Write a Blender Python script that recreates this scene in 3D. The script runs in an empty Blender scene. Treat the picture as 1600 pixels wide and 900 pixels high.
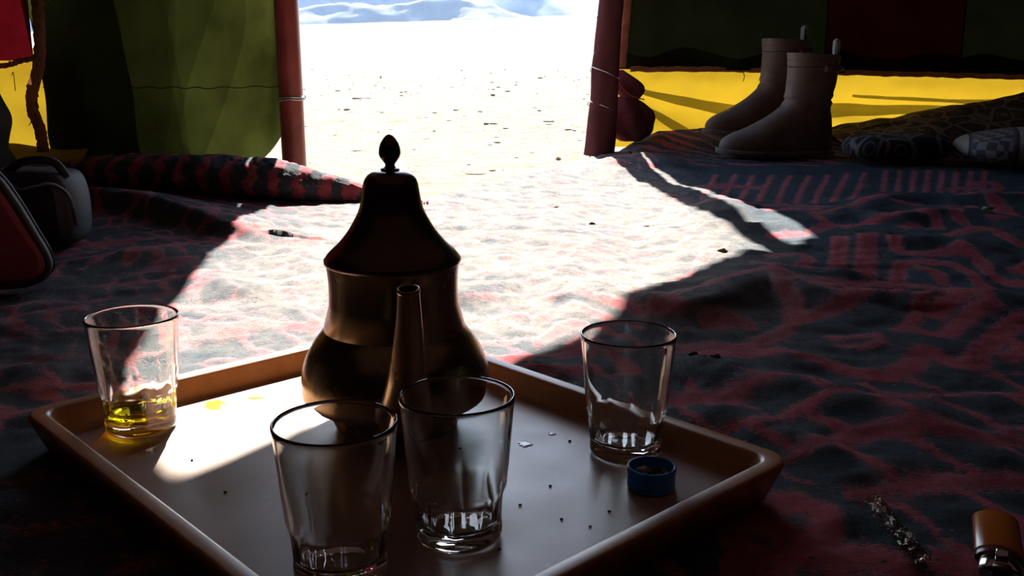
import bpy, bmesh, math, random
import numpy as np
from mathutils import Vector, noise
random.seed(4)
C = bpy.context.scene
COL = C.collection
# ------------------------------------------------------------------ camera, sky, sun, exposure
F, H, HOR = 1540.0, 0.29, 75.0
TH = math.atan((450 - HOR) / F)
cam = bpy.data.cameras.new('camera'); cam.sensor_width = 36; cam.lens = F / 1600 * 36
cam.clip_start = 0.02; cam.clip_end = 5000
co = bpy.data.objects.new('camera', cam); COL.objects.link(co)
co.location = (0, 0, H); co.rotation_euler = (math.pi / 2 - TH, 0, 0)
C.camera = co
SUN = Vector((-0.062, 1.0, 0.80)).normalized()          # towards the sun
w = bpy.data.worlds.new('sky'); C.world = w; w.use_nodes = True
nt = w.node_tree; bg = nt.nodes['Background']
sk = nt.nodes.new('ShaderNodeTexSky'); sk.sky_type = 'NISHITA'; sk.sun_disc = False
sk.sun_elevation = math.asin(SUN.z); sk.sun_rotation = math.atan2(SUN.x, SUN.y)
sk.air_density = 1.0; sk.dust_density = .4
nt.links.new(sk.outputs[0], bg.inputs[0]); bg.inputs[1].default_value = 0.36
sl = bpy.data.lights.new('sun', 'SUN'); sl.energy = 27; sl.angle = math.radians(0.6); sl.color = (1, .95, .87)
so = bpy.data.objects.new('sun', sl); COL.objects.link(so); so.rotation_euler = SUN.to_track_quat('Z', 'Y').to_euler()
so.location = (0, 6, 6)
sl.cycles.is_caustics_light = True
C.view_settings.view_transform = 'Standard'; C.view_settings.look = 'None'
C.view_settings.gamma = 1; C.view_settings.use_curve_mapping = False
C.view_settings.exposure = 0.6

# ------------------------------------------------------------------ helpers
def P(px, py, z=0.0):
    a = (px - 800) / F; b = -(py - 450) / F
    d = Vector((a, math.cos(TH) + b * math.sin(TH), -math.sin(TH) + b * math.cos(TH)))
    return d * ((z - H) / d.z) + Vector((0, 0, H))
def PY(px, py, y):                                     # point at a given distance y
    a = (px - 800) / F; b = -(py - 450) / F
    d = Vector((a, math.cos(TH) + b * math.sin(TH), -math.sin(TH) + b * math.cos(TH)))
    return d * (y / d.y) + Vector((0, 0, H))
def link(o, parent=None):
    COL.objects.link(o)
    if parent: o.parent = parent
    return o
def mesh_obj(name, verts, faces, m=None, parent=None, smooth=True):
    me = bpy.data.meshes.new(name); me.from_pydata([tuple(v) for v in verts], [], faces); me.update()
    if m: me.materials.append(m)
    if smooth: me.polygons.foreach_set('use_smooth', [True] * len(me.polygons))
    return link(bpy.data.objects.new(name, me), parent)
def bm_obj(name, bm, m=None, parent=None, smooth=True):
    bmesh.ops.recalc_face_normals(bm, faces=bm.faces[:])
    me = bpy.data.meshes.new(name); bm.to_mesh(me); bm.free()
    if m: me.materials.append(m)
    if smooth: me.polygons.foreach_set('use_smooth', [True] * len(me.polygons))
    return link(bpy.data.objects.new(name, me), parent)
def tag(o, label, cat=None, group=None, kind=None):
    if label: o['label'] = label
    if cat: o['category'] = cat
    if group: o['group'] = group
    if kind: o['kind'] = kind
    return o
def empty(name, loc=(0, 0, 0), rz=0):
    o = bpy.data.objects.new(name, None); o.empty_display_size = .05
    o.location = loc; o.rotation_euler = (0, 0, rz); return link(o)
def lathe(name, prof, m, parent=None, seg=72, mod=None):
    vs, fs = [], []; n = len(prof)
    for k in range(seg):
        a = 2 * math.pi * k / seg
        for i, (r, z) in enumerate(prof):
            rr = max(r, 1e-5)
            if mod: rr *= mod(a, i, z)
            vs.append((rr * math.cos(a), rr * math.sin(a), z))
    for k in range(seg):
        k2 = (k + 1) % seg
        for i in range(n - 1): fs.append((k * n + i, k2 * n + i, k2 * n + i + 1, k * n + i + 1))
    o = mesh_obj(name, vs, fs, m, parent)
    bm = bmesh.new(); bm.from_mesh(o.data); bmesh.ops.remove_doubles(bm, verts=bm.verts[:], dist=2e-5)
    bmesh.ops.recalc_face_normals(bm, faces=bm.faces[:])
    bm.to_mesh(o.data); bm.free(); o.data.polygons.foreach_set('use_smooth', [True] * len(o.data.polygons))
    return o
def spl(pts, n=8):                                     # Catmull-Rom through points (tuples of any length)
    pts = [tuple(p) for p in pts]; out = []
    q = [pts[0]] + pts + [pts[-1]]
    for i in range(1, len(q) - 2):
        for k in range(n):
            t = k / n
            out.append(tuple(.5 * (2 * b + (c - a) * t + (2 * a - 5 * b + 4 * c - d) * t * t + (3 * b - a - 3 * c + d) * t ** 3)
                             for a, b, c, d in zip(q[i - 1], q[i], q[i + 1], q[i + 2])))
    out.append(pts[-1]); return out
def tube(name, pts, rad, m, parent=None, seg=12, flat=1.0, cap=True):
    pts = [Vector(p) for p in pts]; n = len(pts)
    rad = rad if isinstance(rad, (list, tuple)) else [rad] * n
    vs, fs = [], []; ref = Vector((0, 0, 1))
    for i, p in enumerate(pts):
        t = (pts[min(i + 1, n - 1)] - pts[max(i - 1, 0)]).normalized()
        if abs(t.dot(ref)) > .97: ref = Vector((1, 0, 0)) if i == 0 else ref
        s = t.cross(ref).normalized(); u = s.cross(t).normalized()
        if i and s.dot(ps) < 0: s, u = -s, -u
        ps = s
        for k in range(seg):
            a = 2 * math.pi * k / seg
            vs.append(p + s * math.cos(a) * rad[i] + u * math.sin(a) * rad[i] * flat)
    for i in range(n - 1):
        for k in range(seg):
            k2 = (k + 1) % seg; fs.append((i * seg + k, i * seg + k2, (i + 1) * seg + k2, (i + 1) * seg + k))
    if cap: fs.append(tuple(range(seg))[::-1]); fs.append(tuple((n - 1) * seg + k for k in range(seg)))
    return mesh_obj(name, vs, fs, m, parent)
def grid_obj(name, fn, nu, nv, m, parent=None):
    vs = [fn(i / nu, j / nv) for j in range(nv + 1) for i in range(nu + 1)]
    fs = [(j * (nu + 1) + i, j * (nu + 1) + i + 1, (j + 1) * (nu + 1) + i + 1, (j + 1) * (nu + 1) + i) for j in range(nv) for i in range(nu)]
    return mesh_obj(name, vs, fs, m, parent)
def rock(r, sx=1, sy=1, sz=.6, sub=2, amp=.25, seed=0):
    bm = bmesh.new(); bmesh.ops.create_icosphere(bm, subdivisions=sub, radius=1)
    for v in bm.verts:
        k = 1 + amp * noise.noise(v.co * 1.7 + Vector((seed * 7.3, seed, 0)))
        v.co = Vector((v.co.x * r * sx * k, v.co.y * r * sy * k, v.co.z * r * sz * k))
    return bm
def nz(x, y, z=0.0): return noise.noise(Vector((x, y, z)))

# ------------------------------------------------------------------ materials
class M:
    def __init__(s, name):
        s.m = bpy.data.materials.new(name); s.m.use_nodes = True; s.t = s.m.node_tree
        s.b = s.t.nodes['Principled BSDF']; s.out = s.t.nodes['Material Output']
    def n(s, ty, **kw):
        x = s.t.nodes.new(ty)
        for k, v in kw.items():
            if k.startswith('i_'):
                key = k[2:].replace('_', ' ')
                x.inputs[int(key) if key.isdigit() else key].default_value = v
            else: setattr(x, k, v)
        return x
    def l(s, a, b): s.t.links.new(a, b)
    def noise(s, scale, detail=4, rough=.6, vec=None):
        x = s.n('ShaderNodeTexNoise', i_Scale=scale, i_Detail=detail, i_Roughness=rough)
        s.l(vec if vec else s.co(), x.inputs['Vector']); return x.outputs[0]
    def co(s):
        if not hasattr(s, 'tc'): s.tc = s.n('ShaderNodeTexCoord')
        return s.tc.outputs['Object']
    def ramp(s, fac, stops, interp='LINEAR'):
        r = s.n('ShaderNodeValToRGB'); r.color_ramp.interpolation = interp
        e = r.color_ramp.elements
        while len(e) < len(stops): e.new(.5)
        for k, (p, c) in enumerate(stops): e[k].position = p; e[k].color = (*c, 1) if len(c) == 3 else c
        s.l(fac, r.inputs[0]); return r.outputs[0]
    def math(s, op, a, b=None, c=None, clamp=False):
        x = s.n('ShaderNodeMath', operation=op); x.use_clamp = clamp
        for k, v in enumerate((a, b, c)):
            if v is None: continue
            if isinstance(v, (int, float)): x.inputs[k].default_value = v
            else: s.l(v, x.inputs[k])
        return x.outputs[0]
    def mix(s, f, a, b):
        x = s.n('ShaderNodeMix', data_type='RGBA')
        for k, v in ((0, f), (6, a), (7, b)):
            if isinstance(v, (int, float)): x.inputs[k].default_value = v
            elif isinstance(v, tuple): x.inputs[k].default_value = (*v, 1)
            else: s.l(v, x.inputs[k])
        return x.outputs[2]
    def bump(s, h, strength=.3, dist=.01):
        x = s.n('ShaderNodeBump', i_Strength=strength, i_Distance=dist); s.l(h, x.inputs['Height'])
        s.l(x.outputs[0], s.b.inputs['Normal']); return x.outputs[0]
    def set(s, **kw):
        for k, v in kw.items():
            s.b.inputs[k.replace('_', ' ')].default_value = v
        return s
def simple(name, col, rough=.6, var=.25, scale=30, bump=0, metallic=0, spec=.5, bd=.002):
    m = M(name); f = m.noise(scale)
    d = tuple(c * (1 - var) for c in col); u = tuple(min(1, c * (1 + var)) for c in col)
    m.l(m.ramp(f, [(.3, d), (.7, u)]), m.b.inputs['Base Color'])
    m.set(Roughness=rough, Metallic=metallic, Specular_IOR_Level=spec)
    if bump: m.bump(m.noise(scale * 4), bump, bd)
    return m.m
def cloth(name, col, trans, weave=900, var=.3, tfac=.5, stain=6, rib=None):
    """woven cloth: diffuse front, translucent through"""
    m = M(name); st = m.noise(stain, 5, .65)
    d = tuple(c * (1 - var) for c in col); u = tuple(min(1, c * (1 + var)) for c in col)
    c = m.ramp(st, [(.3, d), (.7, u)])
    td = tuple(c_ * (1 - var * 1.3) for c_ in trans); tu = tuple(min(1, c_ * (1 + var)) for c_ in trans)
    tc = m.ramp(st, [(.3, td), (.7, tu)])
    df = m.n('ShaderNodeBsdfDiffuse', i_Roughness=.5); tr = m.n('ShaderNodeBsdfTranslucent'); mx = m.n('ShaderNodeMixShader', i_0=tfac)
    m.l(c, df.inputs[0]); m.l(tc, tr.inputs[0])
    wv = m.n('ShaderNodeTexWave', i_Scale=weave / 6, i_Distortion=1.0); m.l(m.co(), wv.inputs[0])
    bp = m.n('ShaderNodeBump', i_Strength=.25, i_Distance=.002)
    m.l(m.math('ADD', wv.outputs[1], m.noise(120)), bp.inputs['Height'])
    m.l(bp.outputs[0], df.inputs['Normal'])
    m.l(df.outputs[0], mx.inputs[1]); m.l(tr.outputs[0], mx.inputs[2]); m.l(mx.outputs[0], m.out.inputs[0])
    return m.m

# --- rug: dark blue-grey ground with a red pattern carried by the signed distance attribute "pat"
def rug_material():
    m = M('rug_wool')
    at = m.n('ShaderNodeAttribute', attribute_name='pat'); du = m.n('ShaderNodeAttribute', attribute_name='dust_sunwash')
    sc = m.n('ShaderNodeMapping'); sc.inputs['Scale'].default_value = (1, 2.2, 1); m.l(m.co(), sc.inputs[0])
    nf = m.noise(170, 4, .75, sc.outputs[0]); n2 = m.noise(600, 2, .6, sc.outputs[0])
    e = m.math('ADD', at.outputs['Fac'], m.math('MULTIPLY', m.math('SUBTRACT', nf, .5), .026))
    e = m.math('ADD', e, m.math('MULTIPLY', m.math('SUBTRACT', n2, .5), .014))
    red = m.ramp(m.noise(90, 3), [(.25, (.40, .040, .060)), (.75, (.66, .10, .125))])
    blu = m.ramp(m.noise(60, 4), [(.25, (.020, .036, .052)), (.75, (.050, .082, .11))])
    f = m.n('ShaderNodeMapRange'); f.inputs[1].default_value = .0025; f.inputs[2].default_value = -.0025
    m.l(e, f.inputs[0])
    c = m.mix(f.outputs[0], blu, red)
    # trodden-in dust in patches, plus whitening painted in for the sunlit doorway patch
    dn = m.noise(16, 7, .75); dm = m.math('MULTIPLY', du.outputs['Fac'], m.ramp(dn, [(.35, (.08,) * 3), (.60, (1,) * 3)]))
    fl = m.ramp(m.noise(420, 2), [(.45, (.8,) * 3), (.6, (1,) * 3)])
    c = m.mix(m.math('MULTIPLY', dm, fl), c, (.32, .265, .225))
    # pale lint and black specks
    v = m.n('ShaderNodeTexVoronoi', i_Scale=75); m.l(sc.outputs[0], v.inputs['Vector'])
    sp = m.n('ShaderNodeMapRange'); sp.inputs[1].default_value = .16; sp.inputs[2].default_value = .12; m.l(v.outputs['Distance'], sp.inputs[0])
    wn = m.n('ShaderNodeSeparateColor'); m.l(v.outputs['Color'], wn.inputs[0])
    sel = m.math('MULTIPLY', sp.outputs[0], m.math('GREATER_THAN', wn.outputs[0], .72))
    tone = m.ramp(wn.outputs[1], [(.0, (.015, .012, .012)), (.72, (.012, .012, .012)), (.75, (.35, .33, .3))], 'CONSTANT')
    c = m.mix(sel, c, tone)
    m.l(c, m.b.inputs['Base Color']); m.set(Roughness=.95, Specular_IOR_Level=.15, Sheen_Weight=.12, Sheen_Roughness=.5)
    m.bump(m.math('ADD', m.math('MULTIPLY', nf, 1.2), m.math('ADD', n2, m.math('MULTIPLY', f.outputs[0], .35))), 1.0, .006)
    return m.m
RUG = rug_material()
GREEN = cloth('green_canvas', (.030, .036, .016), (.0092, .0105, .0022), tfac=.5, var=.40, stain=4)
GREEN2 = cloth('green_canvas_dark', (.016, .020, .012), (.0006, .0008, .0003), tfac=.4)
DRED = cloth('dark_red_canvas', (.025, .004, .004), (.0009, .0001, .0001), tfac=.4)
CRIM = cloth('crimson_canvas', (.12, .006, .01), (.018, .0006, .0012), tfac=.4)
YEL = cloth('yellow_sheet', (.42, .29, .03), (.120, .078, .0045), tfac=.45, var=.1, stain=5, weave=1400)
HEM = cloth('orange_hem', (.36, .17, .11), (.09, .036, .02), tfac=.4, stain=30)
CEIL = cloth('dark_brown_roof_cloth', (.05, .035, .028), (.011, .0065, .0055), tfac=.4)
ROOF = cloth('dark_goat_hair_cloth', (.05, .035, .028), (.004, .003, .002), tfac=.3)
POLE = simple('red_painted_steel', (.24, .045, .035), .42, .4, 14, .15)
WRAP = cloth('maroon_wrap', (.17, .06, .07), (.02, .007, .007), tfac=.3)
WIRE = simple('steel_wire', (.45, .43, .42), .35, .1, 40, metallic=.8)
BLUECORD = simple('blue_cord', (.10, .25, .45), .6)
SAND = None

# ------------------------------------------------------------------ setting: ground outside, mountains
def gz(x, y):
    yy = max(0, y - 3.2)
    s = .0035 + .032 * min(1, yy / 14) + .0009 * x * math.exp(-yy * .01) * 0
    z = yy * s if yy < 55 else 55 * s + (55 - yy) * .05
    if y > 20: z += (x / (y * .3)) * .55 * min(1, (y - 20) / 30)
    z += .016 * nz(x * .9, y * .9) * min(1, yy / 1.5) + (.006 * nz(x * 4, y * 4) + .012 * nz(x * 7, y * 7, 2) + .008 * nz(x * 15, y * 13, 8)) * min(1, yy * 2) + .12 * nz(x * .12, y * .12, 3) * min(1, max(0, yy - 8) / 20)
    return z - .012 * min(1, max(0, 1 - yy))
ys = list(np.linspace(-2.2, 1.5, 12)) + list(np.linspace(1.55, 5, 110)) + list(5 * (100 / 5) ** np.linspace(.01, 1, 150))
vs, fs = [], []; NX = 150
for y in ys:
    hw = 2.8 + max(0, y - 3) * .75
    for i in range(NX + 1):
        x = hw * (2 * i / NX - 1); vs.append((x, y, gz(x, y)))
for j in range(len(ys) - 1):
    for i in range(NX): a = j * (NX + 1) + i; fs.append((a, a + 1, a + NX + 2, a + NX + 1))
m = M('desert_sand'); n1 = m.noise(3, 6); n2 = m.noise(45, 5, .7)
mp = m.n('ShaderNodeMapping'); mp.inputs['Scale'].default_value = (1, 1.6, 1); m.l(m.co(), mp.inputs[0])
n3 = m.noise(14, 7, .75, mp.outputs[0])
c = m.ramp(n3, [(.30, (.08, .06, .042)), (.37, (.24, .20, .15)), (.6, (.40, .35, .27))])
m.l(c, m.b.inputs['Base Color']); m.set(Roughness=1, Specular_IOR_Level=.1)
m.bump(m.math('ADD', n2, m.math('MULTIPLY', n3, 2.0)), 1.0, .06)
SAND = m.m
ground = tag(mesh_obj('floor', vs, fs, SAND), 'bright sunlit sandy ground running out from the tent doorway', kind='structure')

STONE = simple('desert_stone', (.22, .18, .13), .9, .35, 40, .4)
def ground_hit(px, py):
    a = PY(px, py, 1.0) - Vector((0, 0, H)); t = 2.3
    while t < 90:
        p = a * t + Vector((0, 0, H))
        if p.z <= gz(p.x, p.y): return p
        t *= 1.003
    return None
stones = [(567, 154, .026, 2.3, .5, 'flat pale stone slab on the sand left of the teapot lid knob', 1), (770, 149, .012, 1.1, 1, 'dark round stone on the sand in the middle of the doorway', 0),
          (542, 172, .010, 1.6, 1, 'small flat dark stone just below the pale slab', 0), (712, 173, .009, 1.3, 1, 'small dark pebble on the sand to the upper right of the teapot knob', 0),
          (630, 156, .009, 1.2, 1, 'pale pebble on the sand right of the flat slab', 1), (913, 155, .010, 1, 1, 'pale pebble on the sand close beside the right pole', 1),
          (771, 140, .007, 1.5, 1, 'tiny pebble on sand directly above the dark round stone', 0), (670, 125, .008, 2, .6, 'tiny dark pebble high above the teapot knob', 0),
          (857, 190, .011, 2.2, .7, 'low sandy clod in the doorway left of right pole', 1), (790, 201, .008, 1.4, .8, 'brown pebble on the sand below the dark round stone', 0),
          (776, 215, .008, 1.6, .6, 'flat brown chip on sand behind teapot lid', 0), (872, 250, .010, .8, 1.4, 'small upright pale chip standing near the right pole foot', 1),
          (742, 272, .011, 2.4, .4, 'dark flat stick-like chip at the rug edge behind the teapot', 0), (818, 298, .007, 1, 1, 'small brown clod on the sunlit sand near the rug edge', 0),
          (560, 236, .010, 2.2, .5, 'sandy lump left of the teapot knob', 1), (549, 300, .009, .9, 1.3, 'small brown clod behind the rolled rug edge', 0),
          (608, 203, .008, 2.0, .6, 'flat grey chip on the sand above the teapot knob', 0), (665, 217, .009, 1.8, .5, 'tan chip on the sand right of the teapot knob', 1)]
SPALE = simple('pale_stone', (.45, .38, .29), .95, .2, 30, .3)
for k, (px, py, r, sx, sz, lb, pale) in enumerate(stones):
    p = ground_hit(px, py)
    if p is None: continue
    o = bm_obj('stone', rock(r, sx, 1, .6 * sz, 2, .4, k), SPALE if pale else STONE); o.location = p + Vector((0, 0, r * .2 * sz)); o.rotation_euler.z = random.uniform(-.3, .3)
    tag(o, lb, 'stone', 'loose stones on the sand outside')
protos = [bm_obj('pebble', rock(.008, 1.3, 1, .6, 1, .5, 30 + i), STONE) for i in range(4)]
for k in range(230):
    px = random.uniform(475, 945); py = 108 + 160 * random.random() ** 1.6
    if k > 150: py = random.uniform(118, 150)
    p = ground_hit(px, py)
    if p is None: continue
    if k < 4: o = protos[k]
    else: o = protos[k % 4].copy(); COL.objects.link(o)
    sc = random.choice((.3, .4, .6, .8, 1.2)) * (1 if p.y < 8 else p.y / 9)
    o.scale = (sc * random.uniform(1, 2), sc, sc * random.uniform(.6, 1)); o.rotation_euler.z = random.uniform(0, 3.1)
    o.location = p + Vector((0, 0, .001))
    tag(o, 'tiny pebble scattered on the bright sand outside the doorway', 'pebble', 'pebbles scattered on the sand outside')

def mountain(name, y0, x0, x1, top, seed, mat, label, depth=160):
    def fn(u, v):
        x = x0 + (x1 - x0) * u; t = v
        h = top(x) * (1 - abs(2 * t - 1) ** 1.3)
        n = sum(noise.noise(Vector((x * .012 * 2 ** k, t * 2.5 * 2 ** k, seed))) / 1.8 ** k for k in range(6))
        return (x, y0 + depth * t, max(-2, h * (1 + .30 * n)) - 1)
    return tag(grid_obj(name, fn, 220, 40, mat), label, kind='structure')
MT = simple('haze_blue_mountain', (.062, .100, .165), 1, .12, .03)  # distance haze painted in as a blue base colour
MT2 = simple('haze_tinted_foothill', (.066, .088, .125), 1, .3, .05)  # foothill colour carries the same painted haze tint
sea = lambda a, b, x: min(1, max(0, (x - a) / (b - a)))
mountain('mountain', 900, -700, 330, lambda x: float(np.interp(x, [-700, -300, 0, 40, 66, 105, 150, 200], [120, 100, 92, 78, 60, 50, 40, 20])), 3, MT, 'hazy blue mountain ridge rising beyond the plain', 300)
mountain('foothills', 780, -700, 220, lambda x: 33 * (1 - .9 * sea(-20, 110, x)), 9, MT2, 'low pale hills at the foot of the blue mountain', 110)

m = M('air_haze'); m.t.nodes.remove(m.b); vs_ = m.n('ShaderNodeVolumeScatter', i_Density=.00016, i_Anisotropy=.2); vs_.inputs[0].default_value = (.50, .68, 1.0, 1); m.l(vs_.outputs[0], m.out.inputs['Volume'])
bm = bmesh.new(); bmesh.ops.create_cube(bm, size=1, matrix=__import__('mathutils').Matrix.LocRotScale(Vector((-150, 800, 60)), None, Vector((1500, 1300, 160))))
tag(bm_obj('haze', bm, m.m, None, False), 'blue air haze lying between the plain and the mountain', 'haze', None, 'stuff')
# ------------------------------------------------------------------ rug
def seg_d(X, Y, pts, ay=.5):
    d = np.full(X.shape, 9.0)
    for a, b in zip(pts[:-1], pts[1:]):
        ax, ay_, bx, by = a.x, a.y * ay, b.x, b.y * ay
        vx, vy = bx - ax, by - ay_; L = vx * vx + vy * vy + 1e-12
        t = np.clip(((X - ax) * vx + (Y * ay - ay_) * vy) / L, 0, 1)
        d = np.minimum(d, np.hypot(X - ax - t * vx, Y * ay - ay_ - t * vy))
    return d
S = [  # the red figures of the rug: centre line in photo pixels, half width in metres
 ([(1057,552),(1112,547),(1170,547),(1212,530),(1240,510),(1275,502),(1320,490),(1360,475),(1402,477)], .0075),
 ([(1240,505),(1240,487),(1222,470),(1207,450)], .010), ([(1022,475),(1075,477),(1117,467),(1150,455),(1200,444),(1237,455),(1287,464),(1325,468)], .006),
 ([(1240,462),(1285,472),(1310,478)], .008), ([(1020,500),(1060,500),(1040,482)], .008),
 ([(1100,563),(1175,563),(1225,560),(1262,570),(1312,585),(1362,598),(1387,600),(1420,585),(1437,562),(1462,566),(1487,580),(1520,582),(1545,545),(1575,520),(1612,510)], .0085),
 ([(1297,536),(1340,532),(1372,535),(1380,543),(1350,548),(1310,545),(1297,536)], .0035), ([(1108,512),(1133,508),(1165,510)], .011),
 ([(1445,472),(1432,500),(1420,519),(1402,525)], .006), ([(1420,522),(1450,532),(1480,537),(1495,517),(1520,500),(1552,497)], .0075),
 ([(1460,503),(1475,490),(1500,483),(1535,486)], .009), ([(1285,457),(1350,457),(1425,457),(1482,462),(1525,465),(1548,458)], .007),
 ([(1536,455),(1512,432),(1495,422),(1462,417),(1425,415),(1405,425),(1400,450)], .0075), ([(1437,427),(1462,432),(1475,452)], .0075),
 ([(1600,450),(1575,450),(1550,437),(1530,414),(1500,402),(1450,405),(1405,402),(1393,385)], .0085), ([(1355,380),(1352,410),(1350,442)], .012),
 ([(1312,382),(1310,410),(1306,435)], .010), ([(1205,408),(1250,404),(1266,416),(1245,429),(1205,428),(1180,424)], .007),
 ([(1250,437),(1300,434),(1360,442)], .007), ([(1330,332),(1390,316),(1437,310),(1487,312),(1550,305),(1600,304)], .007),
 ([(1270,345),(1310,341),(1340,339),(1400,343),(1470,335),(1515,338),(1605,348)], .007), ([(1552,316),(1572,340)], .014),
 ([(1400,325),(1440,325),(1480,328),(1520,330)], .006), ([(1525,292),(1550,288),(1562,296),(1548,304)], .008), ([(1470,297),(1525,296)], .006),
 ([(1315,362),(1335,360),(1375,357),(1425,350),(1460,350),(1466,368)], .007), ([(1487,340),(1500,356),(1522,366),(1550,367),(1572,380),(1592,392)], .010),
 ([(1548,366),(1500,371),(1476,386)], .006), ([(1547,351),(1572,351)], .006), ([(1200,342),(1240,336),(1275,334)], .008), ([(1255,372),(1230,372),(1205,376)], .008),
 ([(1280,352),(1295,360),(1270,368)], .009), ([(1410,366),(1435,362),(1445,368)], .006), ([(1590,430),(1620,425)], .01), ([(1585,540),(1600,560),(1570,570)], .007),
 ([(1146,846),(1165,815),(1200,798),(1250,799),(1285,818),(1292,850),(1262,876),(1200,890),(1150,882),(1146,846)], .0085),
 ([(1200,842),(1215,832),(1228,842),(1212,850),(1200,842)], .006), ([(1180,895),(1150,905),(1120,925)], .010), ([(1300,900),(1340,888),(1400,905)], .008),
 ([(1085,300),(1140,296),(1180,300)], .01), ([(1560,600),(1545,625),(1530,640)], .006), ([(1600,600),(1590,620)], .006)]
for i in range(9):                                         # fine diagonal stripes near the boots
    S.append(([(1120 + i * 29, 276), (1098 + i * 29, 322)], .004))
for i in range(8): S.append(([(1385 + i * 22, 272), (1380 + i * 22, 303)], .0035))
for i in range(7): S.append(([(1060 + i * 78, 259 - i * .3), (1118 + i * 78, 262)], .006))
S.append(([(1060, 325), (1150, 330), (1230, 326), (1300, 330)], .004))
def in_poly(px, py, poly):
    ins = np.zeros(px.shape, bool); n = len(poly)
    for i in range(n):
        x1, y1 = poly[i]; x2, y2 = poly[(i + 1) % n]
        c = ((y1 > py) != (y2 > py)) & (px < (x2 - x1) * (py - y1) / ((y2 - y1) + 1e-9) + x1); ins ^= c
    return ins
def vnoise(X, Y, seed=0):                                  # cheap smooth value noise in numpy
    rs = np.random.RandomState(seed); T = rs.rand(64, 64)
    xi = np.floor(X).astype(int); yi = np.floor(Y).astype(int); fx = X - xi; fy = Y - yi
    fx = fx * fx * (3 - 2 * fx); fy = fy * fy * (3 - 2 * fy)
    g = lambda a, b: T[a % 64, b % 64]
    return (g(xi, yi) * (1 - fx) + g(xi + 1, yi) * fx) * (1 - fy) + (g(xi, yi + 1) * (1 - fx) + g(xi + 1, yi + 1) * fx) * fy - .5
def pattern(X, Y):
    zc = (Y * math.cos(TH) + H * math.sin(TH)); px = 800 + F * X / zc; py = 450 + F * (H * math.cos(TH) - Y * math.sin(TH)) / zc
    # lattice of red veins round dark lozenges
    wx = X + .030 * vnoise(X * 14, Y * 11, 1) + .010 * vnoise(X * 60, Y * 45, 2); wy = Y + .055 * vnoise(X * 11, Y * 12, 3)
    u = (wx + wy * .38) / .058; v = (wy - wx * .25) / .075
    row = np.floor(v); fu = np.abs((u + .5 * (row % 2)) % 1 - .5); fv = np.abs(v % 1 - .5)
    lat = np.minimum((.5 - fu) * .058, (.5 - fv) * .075 * .5) - .0042 - .006 * vnoise(X * 26, Y * 22, 7)
    # chevrons on the sunlit left part
    ch = np.abs((wy * .5 + np.abs(((X + .05) / .24) % 1 - .5) * .15 + .02 * vnoise(X * 20, Y * 20, 5)) / .034 % 1 - .5) * .034 - .0065 + .006 * vnoise(X * 18, Y * 14, 11)
    u2 = (wx * 1.0 + wy * .62) / .040; v2 = (wy - wx * .5) / .085; r2 = np.floor(v2); fu2 = np.abs((u2 + .5 * (r2 % 2)) % 1 - .5); fv2 = np.abs(v2 % 1 - .5)
    small = np.minimum((.5 - fu2) * .040, (.5 - fv2) * .085 * .5) - .0030 - .013 * vnoise(X * 20, Y * 15, 13) - .006 * vnoise(X * 55, Y * 40, 14)
    ch = np.where((X < .02), small, ch)
    # slanting bars far left
    sb = np.abs(((wx + wy * .9) / .055) % 1 - .5) * .055 - .009 + .012 * vnoise(X * 9, Y * 9, 6)
    out = np.where(py > 590, lat, np.where((px > 650) & (py < 330), sb, ch))
    out = np.where((px < 330) & (py > 420), ch * .8 + .002, out)
    out = np.where((Y > 1.75) & (X < -.2), sb, out)
    tr = in_poly(px, py, [(1010, 640), (1010, 462), (1085, 440), (1130, 400), (1050, 300), (1020, 255), (1700, 262), (1700, 590), (1560, 600), (1250, 612), (1100, 585)]) | in_poly(px, py, [(1130, 960), (1120, 850), (1170, 770), (1290, 775), (1440, 880), (1460, 960)])
    st = np.full(X.shape, .02)
    for pts, hw in S:
        wp = [P(a, b, 0) for a, b in pts]
        x0 = min(p.x for p in wp) - .05; x1 = max(p.x for p in wp) + .05; y0 = min(p.y for p in wp) - .1; y1 = max(p.y for p in wp) + .1
        k = (X > x0) & (X < x1) & (Y > y0) & (Y < y1)
        if k.any(): st[k] = np.minimum(st[k], seg_d(X[k], Y[k], wp) - hw)
    return np.where(tr, st, out)
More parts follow.
